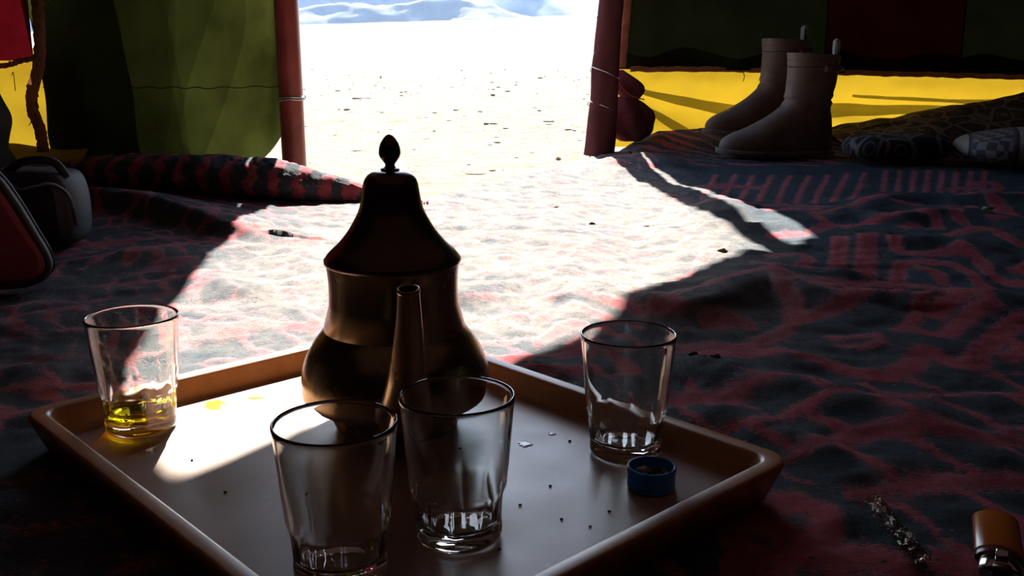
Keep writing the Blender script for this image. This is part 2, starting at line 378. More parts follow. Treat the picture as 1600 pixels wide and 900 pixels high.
FOLDS = [  # crest line in photo pixels, height, far half-width, near half-width (metres)
 ([(930,462),(990,466),(1025,474),(1075,478),(1120,468),(1165,450),(1200,441),(1245,454),(1290,464),(1330,467),(1380,474)], .021, .07, .020),
 ([(1330,467),(1360,470),(1420,472),(1480,473)], .010, .03, .02), ([(1500,478),(1540,470),(1600,476)], .014, .05, .025),
 ([(1200,437),(1260,432),(1330,434),(1370,438)], .010, .03, .018), ([(1330,384),(1370,374),(1410,378),(1480,382),(1540,394),(1600,405)], .016, .05, .022),
 ([(1240,345),(1320,338),(1350,338),(1400,347),(1460,336),(1500,334),(1600,344)], .015, .05, .022), ([(1040,287),(1080,300),(1120,318),(1170,334),(1230,330)], .016, .06, .03),
 ([(1310,332),(1380,314),(1440,309),(1500,311),(1600,300)], .013, .05, .03), ([(1090,330),(1130,350),(1180,355),(1250,350)], .013, .045, .03),
 ([(1050,566),(1130,578),(1200,592),(1275,612),(1330,634),(1400,647),(1450,667),(1525,705),(1600,745)], .012, .03, .022),
 ([(1100,640),(1160,668),(1200,685),(1275,712),(1325,740)], .007, .016, .012), ([(1212,755),(1275,782),(1325,815),(1375,842),(1440,885)], .006, .012, .010),
 ([(1420,528),(1480,548),(1530,556)], .007, .03, .02), ([(1180,560),(1230,562),(1290,580)], .006, .03, .02), ([(1520,500),(1560,488),(1610,488)], .009, .03, .03),
 ([(95,296),(150,303),(240,320),(330,342),(400,354)], .036, .10, .014), ([(180,395),(260,392),(330,400)], .016, .05, .04),
 ([(400,362),(440,385),(470,412),(520,445),(560,465)], .007, .04, .020), ([(300,425),(340,447),(380,465)], .012, .05, .018), ([(700,478),(740,466),(790,440)], .012, .06, .02),
 ([(560,470),(640,468)], .01, .05, .03), ([(330,520),(400,505),(470,490)], .008, .04, .02), ([(960,255),(1000,250),(1040,258)], .03, .10, .08),
 ([(0,520),(80,500),(150,480)], .012, .05, .03), ([(0,610),(60,590),(110,585)], .010, .04, .02), ([(0,820),(60,800),(150,790)], .010, .04, .02),
 ([(760,560),(820,575),(880,590)], .007, .03, .02), ([(840,470),(900,458),(980,462)], .006, .04, .03), ([(800,380),(900,372),(1000,380)], .005, .08, .05)]
E0 = [(-2.0, 2.26), (-.62, 2.26), (-.5, 2.15), (-.40, 1.92), (-.27, 1.85), (-.17, 1.93), (-.05, 2.12), (.06, 2.33), (.16, 2.52), (.25, 2.72), (.36, 2.88), (.6, 2.92), (2.4, 2.92)]
E0x = np.array([e[0] for e in E0]); E0y = np.array([e[1] for e in E0])
cT = [P(45, 638, .034), P(1222, 714, .034), P(621, 512, .034)]      # left, right, back corner of the tray rim
LB, RB = cT[0] - cT[2], cT[1] - cT[2]
TC = cT[2] + LB * .5 + RB * .5; TC.z = 0; TC += RB.normalized() * .003
TU = RB.normalized(); TV = Vector((-TU.y, TU.x, 0)); TV = TV if TV.dot(LB) > 0 else -TV
TL, TW = RB.length + .019, LB.length + .012
def rug_z(X, Y):
    Z = .004 * vnoise(X * 9, Y * 7, 21) + .006 * vnoise(X * 3.3, Y * 3, 22) + .003 * vnoise(X * 22 + Y * 6, Y * 14, 23) + .006
    Z = Z + .0030 * vnoise(X * 40, Y * 45, 24) + .0030 * vnoise(X * 85, Y * 80, 25) + .0045 * vnoise(X * 18, Y * 30, 26)
    for pts, h, wf, wn in FOLDS:
        wp = [P(a, b, h * .7) for a, b in pts]
        wp = [Vector(q) for q in spl([tuple(p) for p in wp], 4)]
        best = np.full(X.shape, 9.0); side = np.zeros(X.shape); endt = np.zeros(X.shape); NS = len(wp) - 1
        for k_, (a, b) in enumerate(zip(wp[:-1], wp[1:])):
            vx, vy = b.x - a.x, b.y - a.y; L = vx * vx + vy * vy + 1e-12
            t = np.clip(((X - a.x) * vx + (Y - a.y) * vy) / L, 0, 1); dx = X - a.x - t * vx; dy = Y - a.y - t * vy
            d = np.hypot(dx, dy); k = d < best; best = np.where(k, d, best); side = np.where(k, dy, side); endt = np.where(k, (k_ + t) / NS, endt)
        wd = np.where(side > 0, wf, wn * 1.3)
        Z = Z + h * np.exp(-(best / wd) ** 2) * np.sin(np.clip(.04 + endt * .93, 0, 1) * math.pi) ** .6
    Z = Z + .055 * np.exp(-((Y - 2.93) / .15) ** 2) * np.clip((X - .28) / .15, 0, 1)      # rug pushed up against the yellow sheet
    Z = Z + .03 * np.exp(-((Y - 2.2) / .12) ** 2) * np.clip((-.6 - X) / .2, 0, 1)
    a = (X - TC.x) * TU.x + (Y - TC.y) * TU.y; b = (X - TC.x) * TV.x + (Y - TC.y) * TV.y
    q = np.maximum(np.abs(a) - TL / 2, np.abs(b) - TW / 2); k = np.clip((q + .005) / .06, 0, 1); k = k * k * (3 - 2 * k)
    Z = Z * k + np.clip(Z, 0, .0045) * (1 - k)
    return np.maximum(Z, .002)
def rug_grid(xs, ys):
    X, Y = np.meshgrid(xs, ys); ed = np.interp(X, E0x, E0y) + .012 * vnoise(X * 12, X * 0, 31) + .004 * vnoise(X * 70, X * 0, 32)
    Y = np.where(Y > 1.4, 1.4 + (Y - 1.4) * (ed - 1.4) / (3.0 - 1.4), Y)
    return X, Y
xs = np.concatenate([np.linspace(-1.9, -.85, 60, endpoint=False), np.linspace(-.85, 1.15, 330, endpoint=False), np.linspace(1.15, 2.2, 60)])
ysr = np.concatenate([np.linspace(-1.2, .25, 30, endpoint=False), .25 * (3.0 / .25) ** np.linspace(0, 1, 480)])
X, Y = rug_grid(xs, ysr); Z = rug_z(X, Y); pat = pattern(X, Y)
dust_sunwash = np.clip((Y - .85) / .7, 0, 1) * np.clip(np.where(X > .12, 1.5 - (X - .12) / .20, 1.35 - (.12 - X) / .40), 0, 1) * 2.1  # doorway dust, shaped to whiten the sunlit floor and spare the shaded right
dust_sunwash = np.clip(dust_sunwash + .55 * np.exp(-(((X + .25) / .40) ** 2 + ((Y - 1.25) / .55) ** 2)) + .02, 0, .93)  # extra whitening painted over the sunlit left part
nr, ncl = X.shape
V = np.stack([X, Y, Z], -1).reshape(-1, 3)
idx = np.arange(nr * ncl).reshape(nr, ncl)
Q = np.stack([idx[:-1, :-1], idx[:-1, 1:], idx[1:, 1:], idx[1:, :-1]], -1).reshape(-1, 4)
def np_mesh(name, V, Q, m, parent=None, attrs={}):
    me = bpy.data.meshes.new(name); me.vertices.add(len(V)); me.vertices.foreach_set('co', V.astype(np.float32).ravel())
    me.loops.add(Q.size); me.loops.foreach_set('vertex_index', Q.astype(np.int32).ravel())
    me.polygons.add(len(Q)); me.polygons.foreach_set('loop_start', np.arange(0, Q.size, 4, dtype=np.int32)); me.polygons.foreach_set('loop_total', np.full(len(Q), 4, np.int32))
    me.polygons.foreach_set('use_smooth', np.ones(len(Q), bool)); me.update(calc_edges=True); me.validate()
    for k, a in attrs.items():
        at = me.attributes.new(k, 'FLOAT', 'POINT'); at.data.foreach_set('value', a.astype(np.float32).ravel())
    me.materials.append(m); return link(bpy.data.objects.new(name, me), parent)
rug = empty('rug', (0, 0, 0))
tag(rug, 'rumpled woven rug with red figures on dark blue-grey, covering the tent floor', 'rug')
np_mesh('pile', V, Q, RUG, rug, {'pat': pat, 'dust_sunwash': dust_sunwash})
def rz(x, y): return float(rug_z(np.array([[x]]), np.array([[y]]))[0, 0])
# the rolled up edge at the doorway
ax = spl([(-1.03, 2.10, .01, .010), (-.93, 2.06, .03, .028), (-.82, 2.03, .036, .040), (-.70, 2.00, .038, .042), (-.58, 1.97, .038, .044), (-.47, 1.93, .035, .042), (-.38, 1.90, .028, .034), (-.31, 1.885, .020, .024), (-.25, 1.87, .010, .008)], 12)
rv, rp, rd = [], [], []; SG = 48
for i, (x, y, z, r) in enumerate(ax):
    for k in range(SG):
        a = 2 * math.pi * k / SG
        rr = r * (1 + .10 * nz(x * 90, a * 9) + .16 * nz(x * 14, math.cos(a) * 1.2, math.sin(a) * 1.2) + .05 * nz(x * 50, a * 5))
        # cross-section like a folded-over edge: flat underneath, leaning towards the camera
        rv.append((x + .004 * math.sin(a * 2), y + rr * math.cos(a) * 1.25, max(.004, z + rr * math.sin(a) * (1 if math.sin(a) > 0 else .8))))
        q = abs(((x * 1.0 + a * .010) / .050 + .25 * nz(x * 30, a * 2)) % 1 - .5) * .05 - .0095 + .008 * nz(x * 40, a * 4, 5)
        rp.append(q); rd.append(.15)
rv = np.array(rv); n_ = len(ax); idx = np.arange(n_ * SG).reshape(n_, SG)
Qr = np.stack([idx[:-1], np.roll(idx[:-1], -1, 1), np.roll(idx[1:], -1, 1), idx[1:]], -1).reshape(-1, 4)
np_mesh('rolled_edge', rv, Qr, RUG, rug, {'pat': np.array(rp), 'dust_sunwash': np.array(rd)})
WOOLK = simple('black_wool', (.02, .02, .025), .95); WOOLR = simple('red_wool', (.35, .04, .06), .95)
for (px, py, y, mt, hgt) in ((463, 282, 1.96, WOOLK, .022), (478, 284, 1.94, WOOLK, .014), (663, 330, 1.84, WOOLR, .020)):
    b = PY(px, py, y); bm = bmesh.new()
    for k in range(9):
        a = k * 2.4; tip = b + Vector((.006 * math.cos(a), .005 * math.sin(a), hgt * (1 - .04 * k)))
        pts = [b + Vector((.003 * math.cos(a), .003 * math.sin(a), 0)), (b + tip) / 2 + Vector((.005 * math.cos(a), 0, 0)), tip]
        prev = None
        for j, p in enumerate(pts):
            r = .0022 * (1 - .2 * j); ring = [bm.verts.new(p + Vector((r * math.cos(t), r * math.sin(t), 0))) for t in (0, 2.1, 4.2)]
            if prev:
                for q in range(3): bm.faces.new((prev[q], prev[(q + 1) % 3], ring[(q + 1) % 3], ring[q]))
            prev = ring
    bm_obj('tassel', bm, mt, rug)

# ------------------------------------------------------------------ tent
LP, RP = P(461, 274), Vector((.243, 2.76, 0))
def pole(base, top, r, label, ties, wrap=False):
    t = empty('tent_pole', base); tag(t, label, 'pole', None); d = Vector(top) - Vector(base)
    tube('shaft', [d * (i / 24) for i in range(-1, 25)], r, POLE, t, 24)
    if wrap:
        pts = [d * (i / 24) * .26 + Vector((0, 0, 0)) for i in range(25)]
        bm_pts = []
        SG = 28; vv = []; ff = []
        for i, p in enumerate(pts):
            for k in range(SG):
                a = 2 * math.pi * k / SG; q = i / 24
                rr = r * 1.12 + .010 * (1 - q) + .003 * nz(math.cos(a) * 2 + q * 3, math.sin(a) * 2, q * 5) + .004 * max(0, math.sin(a * 3 + q * 9)) * (1 - q)
                vv.append(p + Vector((rr * math.cos(a), rr * math.sin(a), 0)))
        for i in range(24):
            for k in range(SG): k2 = (k + 1) % SG; ff.append((i * SG + k, i * SG + k2, (i + 1) * SG + k2, (i + 1) * SG + k))
        mesh_obj('cloth_wrap', vv, ff, WRAP, t)
    for z, tilt, mt, n, nm in ties:
        rr = r * 1.07 + (.008 if wrap and z < .25 else 0)
        for q in range(n):
            pts = []
            for k in range(33):
                a = 2 * math.pi * k / 32; zz = z + q * .005 + tilt * math.cos(a) + .0015 * math.sin(3 * a)
                c = d * (zz / d.z); pts.append((c.x + rr * math.cos(a), c.y + rr * math.sin(a), zz))
            tube(nm, pts, .0018, mt, t, 8, cap=False)
        c = d * (z / d.z); s_ = -1 if wrap else 1
        tube(nm, [(c.x + s_ * rr, c.y - .005, z), (c.x + s_ * (rr + .006), c.y - .008, z + .004), (c.x + s_ * (rr + .003), c.y - .006, z + .012)], .0014, mt, t, 6)
    return t
pole(LP, LP + Vector((.0, 0.0, 1.9)), .0275, 'red steel pole left of the doorway with one wire tie', [(.175, .001, WIRE, 2, 'wire_tie')])
pole(RP, RP + Vector((.114, .05, 1.9)), .0275, 'red pole right of the doorway, lower part wrapped in maroon cloth', [(.365, .0, BLUECORD, 1, 'cord_tie'), (.268, .0, BLUECORD, 3, 'cord_tie'), (.225, -.016, WIRE, 1, 'wire_tie'), (.135, -.014, WIRE, 1, 'wire_tie')], True)
knob = empty
ZT = 1.95
# left front wall
wl = empty('wall_front_left', (0, 0, 0)); tag(wl, 'left front wall of the tent, cloth panels beside the doorway', kind='structure')
YL = 2.34
def gl(u, v):                                    # big green cloth
    zb = .0; z = zb + v * ZT
    xl = -1.10 + .012 * math.sin(z * 9); xr = LP.x - .030 + .026 * min(1, max(0, z - .42) * 8) - .105 * max(0, 1 - z / .13) ** 2 + .010 * math.sin(z * 7 + 1)
    x = xl + (xr - xl) * u
    y = YL + .024 * math.sin(x * 19 + z * 2.5) * (.3 + u) + .013 * math.sin(x * 37 - z * 4 + 2 * nz(x * 3, z * 2)) * u + .02 * nz(x * 5, z * 4) + .012 * nz(x * 12, z * 9, 4)
    y += .045 * math.exp(-((x + .60 - .12 * z) / .035) ** 2) * min(1, z * 4) - .03 * math.exp(-((x + .70 - .2 * z) / .05) ** 2)
    if z < .09: y += .06 * (1 - z / .09) ** 2
    return (x, y, z + .01)
grid_obj('green_panel', gl, 120, 160, GREEN, wl)
def oc(u, v):
    z = .0 + ZT * v; xr = -.93 + .04 * math.sin(z * 5 + .6); return (-1.09 + (xr + 1.09) * u, YL + .10 + .02 * math.sin(u * 20 + z), z + .004)
grid_obj('added_shade_cloth', oc, 40, 50, ROOF, wl)  # unseen cloth added outside to shade the left of the green panel
gm = M('added_shade_gauze'); gm.t.nodes.remove(gm.b); g1 = gm.n('ShaderNodeBsdfDiffuse'); g1.inputs[0].default_value = (.08, .07, .05, 1); g2 = gm.n('ShaderNodeBsdfTransparent'); g3 = gm.n('ShaderNodeMixShader', i_0=.66)
gm.l(g1.outputs[0], g3.inputs[1]); gm.l(g2.outputs[0], g3.inputs[2]); gm.l(g3.outputs[0], gm.out.inputs[0])
for q, e_ in enumerate((-.87, -.83, -.79, -.755, -.72)):  # unseen sheer layers added to soften that shade step by step
    def og(u, v, q=q, e_=e_):
        z = ZT * v; xr = e_ + .05 * math.sin(z * (4 + q) + q) + .10 * z; return (-1.09 + (xr + 1.09) * u, YL + .12 + .012 * q, z + .004)
    grid_obj('shade_gauze', og, 6, 50, gm.m, wl)
SEAM = simple('dark_thread', (.01, .015, .006), .9)
tube('seam', [Vector(gl(i / 60, .098)) + Vector((0, -.004, .002 * math.sin(i))) for i in range(0, 61)], .0012, SEAM, wl, 6)
def cr(u, v):
    x = -1.75 + .66 * u; z = .262 + (ZT - .262) * v; return (x, YL - .03 + .012 * math.sin(x * 30 + z * 3), z)
grid_obj('red_panel', cr, 24, 40, CRIM, wl)
def yl(u, v):
    x = -1.75 + .72 * u; z = .0 + .29 * v; return (x, YL + .01 + .016 * math.sin(x * 24 + z * 9) + .02 * nz(x * 9, z * 12) + .02 * (1 - v), z)
grid_obj('yellow_panel', yl, 60, 40, YEL, wl)
def yf(u, v):
    x = -1.2 + .215 * u; return (x, YL - .035 - .03 * math.sin(v * 3) + .006 * nz(x * 20, v * 5), .012 + .062 * v + .004 * math.sin(u * 7) - .014 * u)
grid_obj('yellow_flap', yf, 24, 14, YEL, wl)
def strip(name, pts, wdt, m, parent, thick=.004, wob=.004):
    """a frayed cloth strip along pts, facing the camera"""
    vv, ff = [], []; pts = [Vector(p) for p in pts]; n = len(pts)
    for i, p in enumerate(pts):
        t = (pts[min(i + 1, n - 1)] - pts[max(i - 1, 0)]).normalized(); s = t.cross(Vector((0, 1, 0))).normalized()
        w1 = wdt / 2 + wob * nz(i * .7, 1) + wob * .5 * nz(i * 2.3, 5); w2 = wdt / 2 + wob * nz(i * .7, 9) + wob * .5 * nz(i * 2.1, 3)
        for q, (a, yy) in enumerate(((-w1, 0), (-w1 * .6, -thick), (0, -thick * .8 + .002 * nz(i * .5, 7)), (w2 * .6, -thick), (w2, 0))): vv.append(p + s * a + Vector((0, yy, 0)))
    for i in range(n - 1):
        for q in range(4): ff.append((i * 5 + q, i * 5 + q + 1, (i + 1) * 5 + q + 1, (i + 1) * 5 + q))
    return mesh_obj(name, vv, ff, m, parent)
hx = spl([PY(66, -420, 2.28), PY(60, -60, 2.28), PY(58, 0, 2.28), PY(62, 60, 2.28), PY(60, 105, 2.28), PY(50, 145, 2.28), PY(52, 175, 2.28), PY(62, 200, 2.28), PY(68, 238, 2.28)], 10)
strip('hem', hx, .028, HEM, wl)
strip('hem', spl([PY(-60, 96, 2.275), PY(0, 103, 2.275), PY(30, 96, 2.275), PY(60, 90, 2.275)], 10), .012, HEM, wl)
for (a, b) in (((66, 12), (84, 6)), ((60, 22), (70, 12)), ((45, 196), (62, 190)), ((18, 118), (24, 142))):
    tube('thread', spl([PY(*a, 2.26), PY((a[0] + b[0]) / 2, min(a[1], b[1]) - 4, 2.255), PY(*b, 2.26)], 5), .0009, HEM, wl, 5)
for i in range(14):
    y_ = 5 + i * 15.5; tube('stitch', [PY(57 + 3 * math.sin(i), y_, 2.268), PY(59 + 3 * math.sin(i), y_ + 7, 2.268)], .0012, SEAM, wl, 5)

# right front wall
wr = empty('wall_front_right', (0, 0, 0)); tag(wr, 'right front wall of the tent, dark cloth panels above a yellow sheet', kind='structure')
YR = 2.93
zh = lambda x: PY(800 + 520 * x, 108 + max(0, x - .6) * 14, YR).z       # hem height
def gap(z):                                                             # left edge of the cloth beside the right pole
    g = .004 + .012 * math.exp(-((z - .58) / .07) ** 2) + .010 * math.exp(-((z - .80) / .06) ** 2) + .052 * math.exp(-((z - 1.08) / .16) ** 2)
    return .262 + .060 * z + g
def gr(u, v):
    z0 = zh(.4 + .5 * u); z = z0 + (ZT - z0) * v; x = gap(z) + (.905 - gap(z)) * u
    return (x, YR + .012 * math.sin(x * 26 + z * 4) + .02 * nz(x * 5, z * 4, 2) - .012 * (1 - v) ** 8, z)
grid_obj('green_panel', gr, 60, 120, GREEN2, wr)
def rr_(x0, x1, s):
    def fn(u, v):
        x = x0 + (x1 - x0) * u; z0 = zh(x); z = z0 + (ZT - z0) * v
        return (x, YR - .004 + .010 * math.sin(x * 21 + s) + .015 * nz(x * 5, z * 4, s), z)
    return fn
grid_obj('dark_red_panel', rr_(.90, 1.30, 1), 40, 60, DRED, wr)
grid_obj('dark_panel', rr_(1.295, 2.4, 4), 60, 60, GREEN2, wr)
strip('hem', [(.34 + i * .012, YR - .022, zh(.34 + i * .012) + .003 * nz(i * .3, 0)) for i in range(96)], .015, HEM, wr, .004, .002)
strip('hem', [(gap(z) + .036, YR - .030, z) for z in np.linspace(.235, 1.3, 70)], .022, HEM, wr, .004, .003)
def yr(u, v):
    x = .30 + 2.0 * u; z = .0 + (zh(x) + .07) * v
    f1 = (z - (.16 - .30 * (x - .3))) * 16; f2 = (z - .11 - .02 * math.sin(x * 3)) * 22
    y = YR + .03 + .020 * math.exp(-f1 * f1) - .018 * math.exp(-(f1 + 1.3) ** 2) + .018 * math.exp(-f2 * f2) * sea(.7, 1.0, x) - .012 * math.exp(-(f2 - 1.2) ** 2)
    y += .05 * (1 - v) ** 2 + .006 * nz(x * 14, z * 20) + .012 * nz(x * 4, z * 9, 6) - .01
    return (x, y, z)
grid_obj('yellow_panel', yr, 220, 60, YEL, wr)
def swag(a, b, w0, w1, sag, dy):
    def fn(u, v):
        x = a[0] + (b[0] - a[0]) * u; c = a[1] + (b[1] - a[1]) * u - sag * math.sin(u * math.pi); ww = w0 + (w1 - w0) * u
        return (x, YR + dy + .006 * math.sin(v * math.pi) + .004 * nz(x * 9, v * 3), c - ww * (v - .5) + .004 * nz(x * 7, v))
    grid_obj('swag_fold', fn, 60, 8, SWG, wr)
SWG = cloth('yellow_fold', (.5, .34, .04), (.95, .85, .45), tfac=.95, var=.05)
swag((.36, .225), (.86, .105), .020, .085, .012, .10); swag((.86, .155), (1.60, .182), .050, .028, .016, .10); swag((1.0, .215), (1.60, .200), .010, .022, .004, .11); swag((.36, .19), (.60, .02), .012, .040, .0, .105); swag((.62, .03), (1.1, .055), .03, .02, .0, .105)
tube('thread', spl([PY(1158, 110, 2.88), PY(1163, 118, 2.88), PY(1161, 127, 2.88)], 5), .0012, SEAM, wr, 5)
# maroon bundle beside the pole
bun = empty('cloth_bundle', (.340, 2.85, .02)); tag(bun, 'maroon cloth bunched up beside the right pole in front of the yellow sheet', 'cloth')
def bfn(u, v):
    a = 2 * math.pi * u; q = v
    r = (.075 * math.sin(min(1, q * 1.05) * math.pi * .93 + .18) ** .6) * (1 + .12 * math.sin(a * 5 + q * 4) + .15 * nz(math.cos(a) * 2, math.sin(a) * 2, q * 4))
    return (r * .95 * math.cos(a) - .018 * q, r * .5 * math.sin(a), .01 + .135 * q)
grid_obj('body', bfn, 48, 30, WRAP, bun)
def bf2(u, v):
    a = 2 * math.pi * u; r = .037 * (math.sin((v * .9 + .1) * math.pi) + .12) * (1 + .2 * math.sin(a * 3 + v * 5))
    return (-.03 + r * math.cos(a) + .03 * (1 - v), r * .6 * math.sin(a), .125 + .085 * v)
grid_obj('fold', bf2, 30, 16, WRAP, bun)
tube('cord', spl([(-.055, -.04, .20), (-.03, -.05, .16), (.0, -.052, .138), (.03, -.045, .13)], 6), .002, HEM, bun, 6)

# valance above the doorway (its lower edge throws the shadow line across the rug), walls, roof
def to_wall(p):
    d = RP - LP; n = Vector((-d.y, d.x, 0)); t = (LP - p).dot(n) / SUN.dot(n); return p + SUN * t
edge = [to_wall(P(*q)) for q in ((285, 742, .016), (380, 700, .016), (480, 655, .016), (640, 630, .016), (850, 562), (950, 510), (1020, 463), (1075, 440), (1130, 418), (1160, 400), (1235, 402), (1262, 380))]
print('EDGE', [(round(e.x, 2), round(e.z, 2)) for e in edge])
ex = [-1.0, -.500, -.462, -.440] + [e.x for e in edge] + [.9]; ez = [.60, .60, 1.0, 1.28] + [e.z for e in edge] + [edge[-1].z - .1]
o_ = np.argsort(ex); ex = np.array(ex)[o_]; ez = np.array(ez)[o_]
wd = empty('wall_over_door', (0, 0, 0)); tag(wd, 'rolled door cloth hanging across the top of the doorway', kind='structure')
def vf(u, v):
    x = -.60 + 1.15 * u; z0 = float(np.interp(x, ex, ez)); z = z0 + (ZT - z0) * v
    t = (x - LP.x) / (RP.x - LP.x); y = LP.y + (RP.y - LP.y) * t; return (x, y, z)
grid_obj('door_cloth', vf, 60, 20, ROOF, wd)
def plane(name, pts, label):
    o = mesh_obj(name, pts, [tuple(range(len(pts)))], ROOF, None, False); return tag(o, label, kind='structure')
X0, X1, YB = -1.78, 2.35, -1.35
def box_wall(name, a, b, z0, z1, label, m=ROOF):
    a = Vector(a); b = Vector(b); d = (b - a).normalized(); n = Vector((-d.y, d.x)) * .006
    q = [a - n, b - n, b + n, a + n]; vv = [(p.x, p.y, z0) for p in q] + [(p.x, p.y, z1) for p in q]
    return tag(mesh_obj(name, vv, [(0, 1, 2, 3), (4, 5, 6, 7), (0, 1, 5, 4), (1, 2, 6, 5), (2, 3, 7, 6), (3, 0, 4, 7)], m, None, False), label, kind='structure')
box_wall('wall_left', (X0, YB), (X0, 2.36), -.02, ZT, 'dark cloth side wall of the tent at left')
box_wall('wall_right', (X1, YB), (X1, 3.0), -.02, ZT, 'dark cloth side wall of the tent at right')
box_wall('wall_back', (X0, YB), (X1, YB), -.02, ZT, 'dark cloth rear wall of the tent behind the camera')
roof = mesh_obj('ceiling', [(X0 - .05, YB - .05, ZT - .02), (X1 + .05, YB - .05, ZT - .02), (X1 + .05, 2.98, ZT - .02), (.55, 2.98, ZT - .02), (.24, 2.80, ZT - .02), (LP.x, 2.40, ZT - .02), (X0 - .05, 2.40, ZT - .02)], [tuple(range(7))], CEIL, None, False)
tag(roof, 'dark woven tent roof', kind='structure')

# ------------------------------------------------------------------ tray
def rrect(hx, hy, r, n=8):
    pts = []
    for cx, cy, a0 in ((hx - r, hy - r, 0), (-hx + r, hy - r, 90), (-hx + r, -hy + r, 180), (hx - r, -hy + r, 270)):
        for k in range(n + 1):
            a = math.radians(a0 + 90 * k / n); pts.append((cx + r * math.cos(a), cy + r * math.sin(a)))
    return pts
def rings(name, spec, hx, hy, r0, m, parent, cap0=True, cap1=True):
    vv, ff = [], []; n = None
    for ins, z in spec:
        q = rrect(hx - ins, hy - ins, max(.006, r0 - ins * .55)); n = len(q); vv += [(x, y, z) for x, y in q]
    for i in range(len(spec) - 1):
        for k in range(n): k2 = (k + 1) % n; ff.append((i * n + k, i * n + k2, (i + 1) * n + k2, (i + 1) * n + k))
    if cap0: ff.append(tuple(range(n))[::-1])
    if cap1: ff.append(tuple((len(spec) - 1) * n + k for k in range(n)))
    return mesh_obj(name, vv, ff, m, parent)
m = M('tray_rim_brown'); g = m.noise(40, 5); m.l(m.ramp(g, [(.3, (.36, .15, .05)), (.7, (.48, .21, .08))]), m.b.inputs['Base Color']); m.set(Roughness=.38); m.bump(m.noise(300), .05, .001); TRIM = m.m
m = M('tray_floor_laminate')
g = m.noise(7, 6, .7); base = m.ramp(g, [(.3, (.30, .185, .13)), (.7, (.40, .265, .195))])
sc = m.n('ShaderNodeMapping'); sc.inputs['Rotation'].default_value = (0, 0, .5); sc.inputs['Scale'].default_value = (2, 14, 1); m.l(m.co(), sc.inputs[0])
sn = m.noise(9, 8, .8, sc.outputs[0]); scr = m.ramp(sn, [(.66, (0, 0, 0)), (.70, (1, 1, 1))])
base = m.mix(m.math('MULTIPLY', scr, .35), base, (.09, .055, .04))
cl = m.noise(18, 8, .75); clf = m.ramp(cl, [(.60, (0, 0, 0)), (.72, (1, 1, 1))]); base = m.mix(m.math('MULTIPLY', clf, .30), base, (.55, .50, .47))
m.l(base, m.b.inputs['Base Color']); m.l(m.ramp(m.noise(12, 6), [(.3, (.30,) * 3), (.7, (.46,) * 3)]), m.b.inputs['Roughness']); m.set(Coat_Weight=.15, Coat_Roughness=.3)
m.bump(m.noise(60, 6), .04, .001); TFL = m.m
tr = empty('serving_tray', (TC.x, TC.y, .004), math.atan2(TU.y, TU.x)); tag(tr, 'rectangular brown tray with raised rim carrying the teapot and glasses', 'tray')
ZF = .012
rim = rings('rim', [(.019, .0005), (.013, .001), (.009, .004), (.002, .022), (.0003, .0275), (.0012, .0296), (.003, .030), (.0105, .030), (.0122, .0293), (.0135, .0275), (.0185, ZF + .003), (.0205, ZF + .0008), (.0235, ZF)], TL / 2, TW / 2, .019, TRIM, tr, True, False)
flo = rings('base', [(.0232, ZF - .004), (.0232, ZF + .0003)], TL / 2, TW / 2, .019, TFL, tr); flo.data.polygons.foreach_set('use_smooth', [False] * len(flo.data.polygons))
TZ = .004 + ZF + .0003                                       # height of the tray floor, about .016

# ------------------------------------------------------------------ teapot
PX, PYD = P(620, 665, TZ).x, .695
def pr(hw, row, yy=PYD):
    p = PY(800, row, yy); zc = yy * math.cos(TH) + (H - p.z) * math.sin(TH); return (hw / F * zc, p.z - TZ)
m = M('tarnished_metal'); g = m.noise(30, 6, .7)
m.l(m.ramp(g, [(.3, (.20, .145, .085)), (.7, (.36, .27, .155))]), m.b.inputs['Base Color']); m.l(m.ramp(m.noise(14, 5), [(.3, (.20,) * 3), (.7, (.34,) * 3)]), m.b.inputs['Roughness'])
m.set(Metallic=.92); m.bump(m.noise(150, 3), .05, .0006); POT = m.m
m = M('dark_lid_metal'); g = m.noise(30, 6, .7); m.l(m.ramp(g, [(.3, (.075, .045, .04)), (.7, (.14, .085, .075))]), m.b.inputs['Base Color']); m.set(Metallic=.8, Roughness=.28); LID = m.m
pot = empty('teapot', (P(620, 665, TZ).x, PYD, TZ)); tag(pot, 'tall brass-brown metal teapot with bell lid and acorn knob on the tray', 'teapot')
body = [(0, .001), (.040, .0), (.045, .002), (.047, .006)]
low = [(.049, .010), (.0590, .022)] + [pr(h, r) for h, r in ((143, 612), (145.5, 593), (144, 572), (136, 548), (124, 528), (112, 512), (104, 496), (101, 478), (100, 455), (101, 432), (103, 414), (104, 408))]
pts = body + spl(low, 6)
pts += [(pts[-1][0] - .002, pts[-1][1] + .001), (pts[-1][0] - .004, pts[-1][1] - .02), (.06, .045), (0, .02)]
lathe('body', pts, POT, pot, 96)
lidp = [pr(h, r) for h, r in ((105, 401), (98, 392), (84, 379), (70, 362), (60, 346), (51, 328), (46.5, 310), (44.5, 297), (42, 284), (36, 274), (26, 268), (15, 266))]
r0, z0 = lidp[0]
lathe('lid', [(r0 - .010, z0 - .006), (r0 - .001, z0 - .0045), (r0 + .0008, z0 - .003), (r0 + .0008, z0 - .001)] + spl(lidp, 5) + [(0, pr(15, 266)[1] + .0002)], LID, pot, 96)
fin = [pr(h, r) for h, r in ((14, 266), (15, 263.5), (9, 261), (7.5, 257), (11, 252), (16, 244), (17, 236), (15, 226), (10, 217), (5, 211.5))] + [(0, pr(0, 209.5)[1])]
lathe('knob', [(0, fin[0][1] - .001)] + spl(fin, 5), LID, pot, 40)
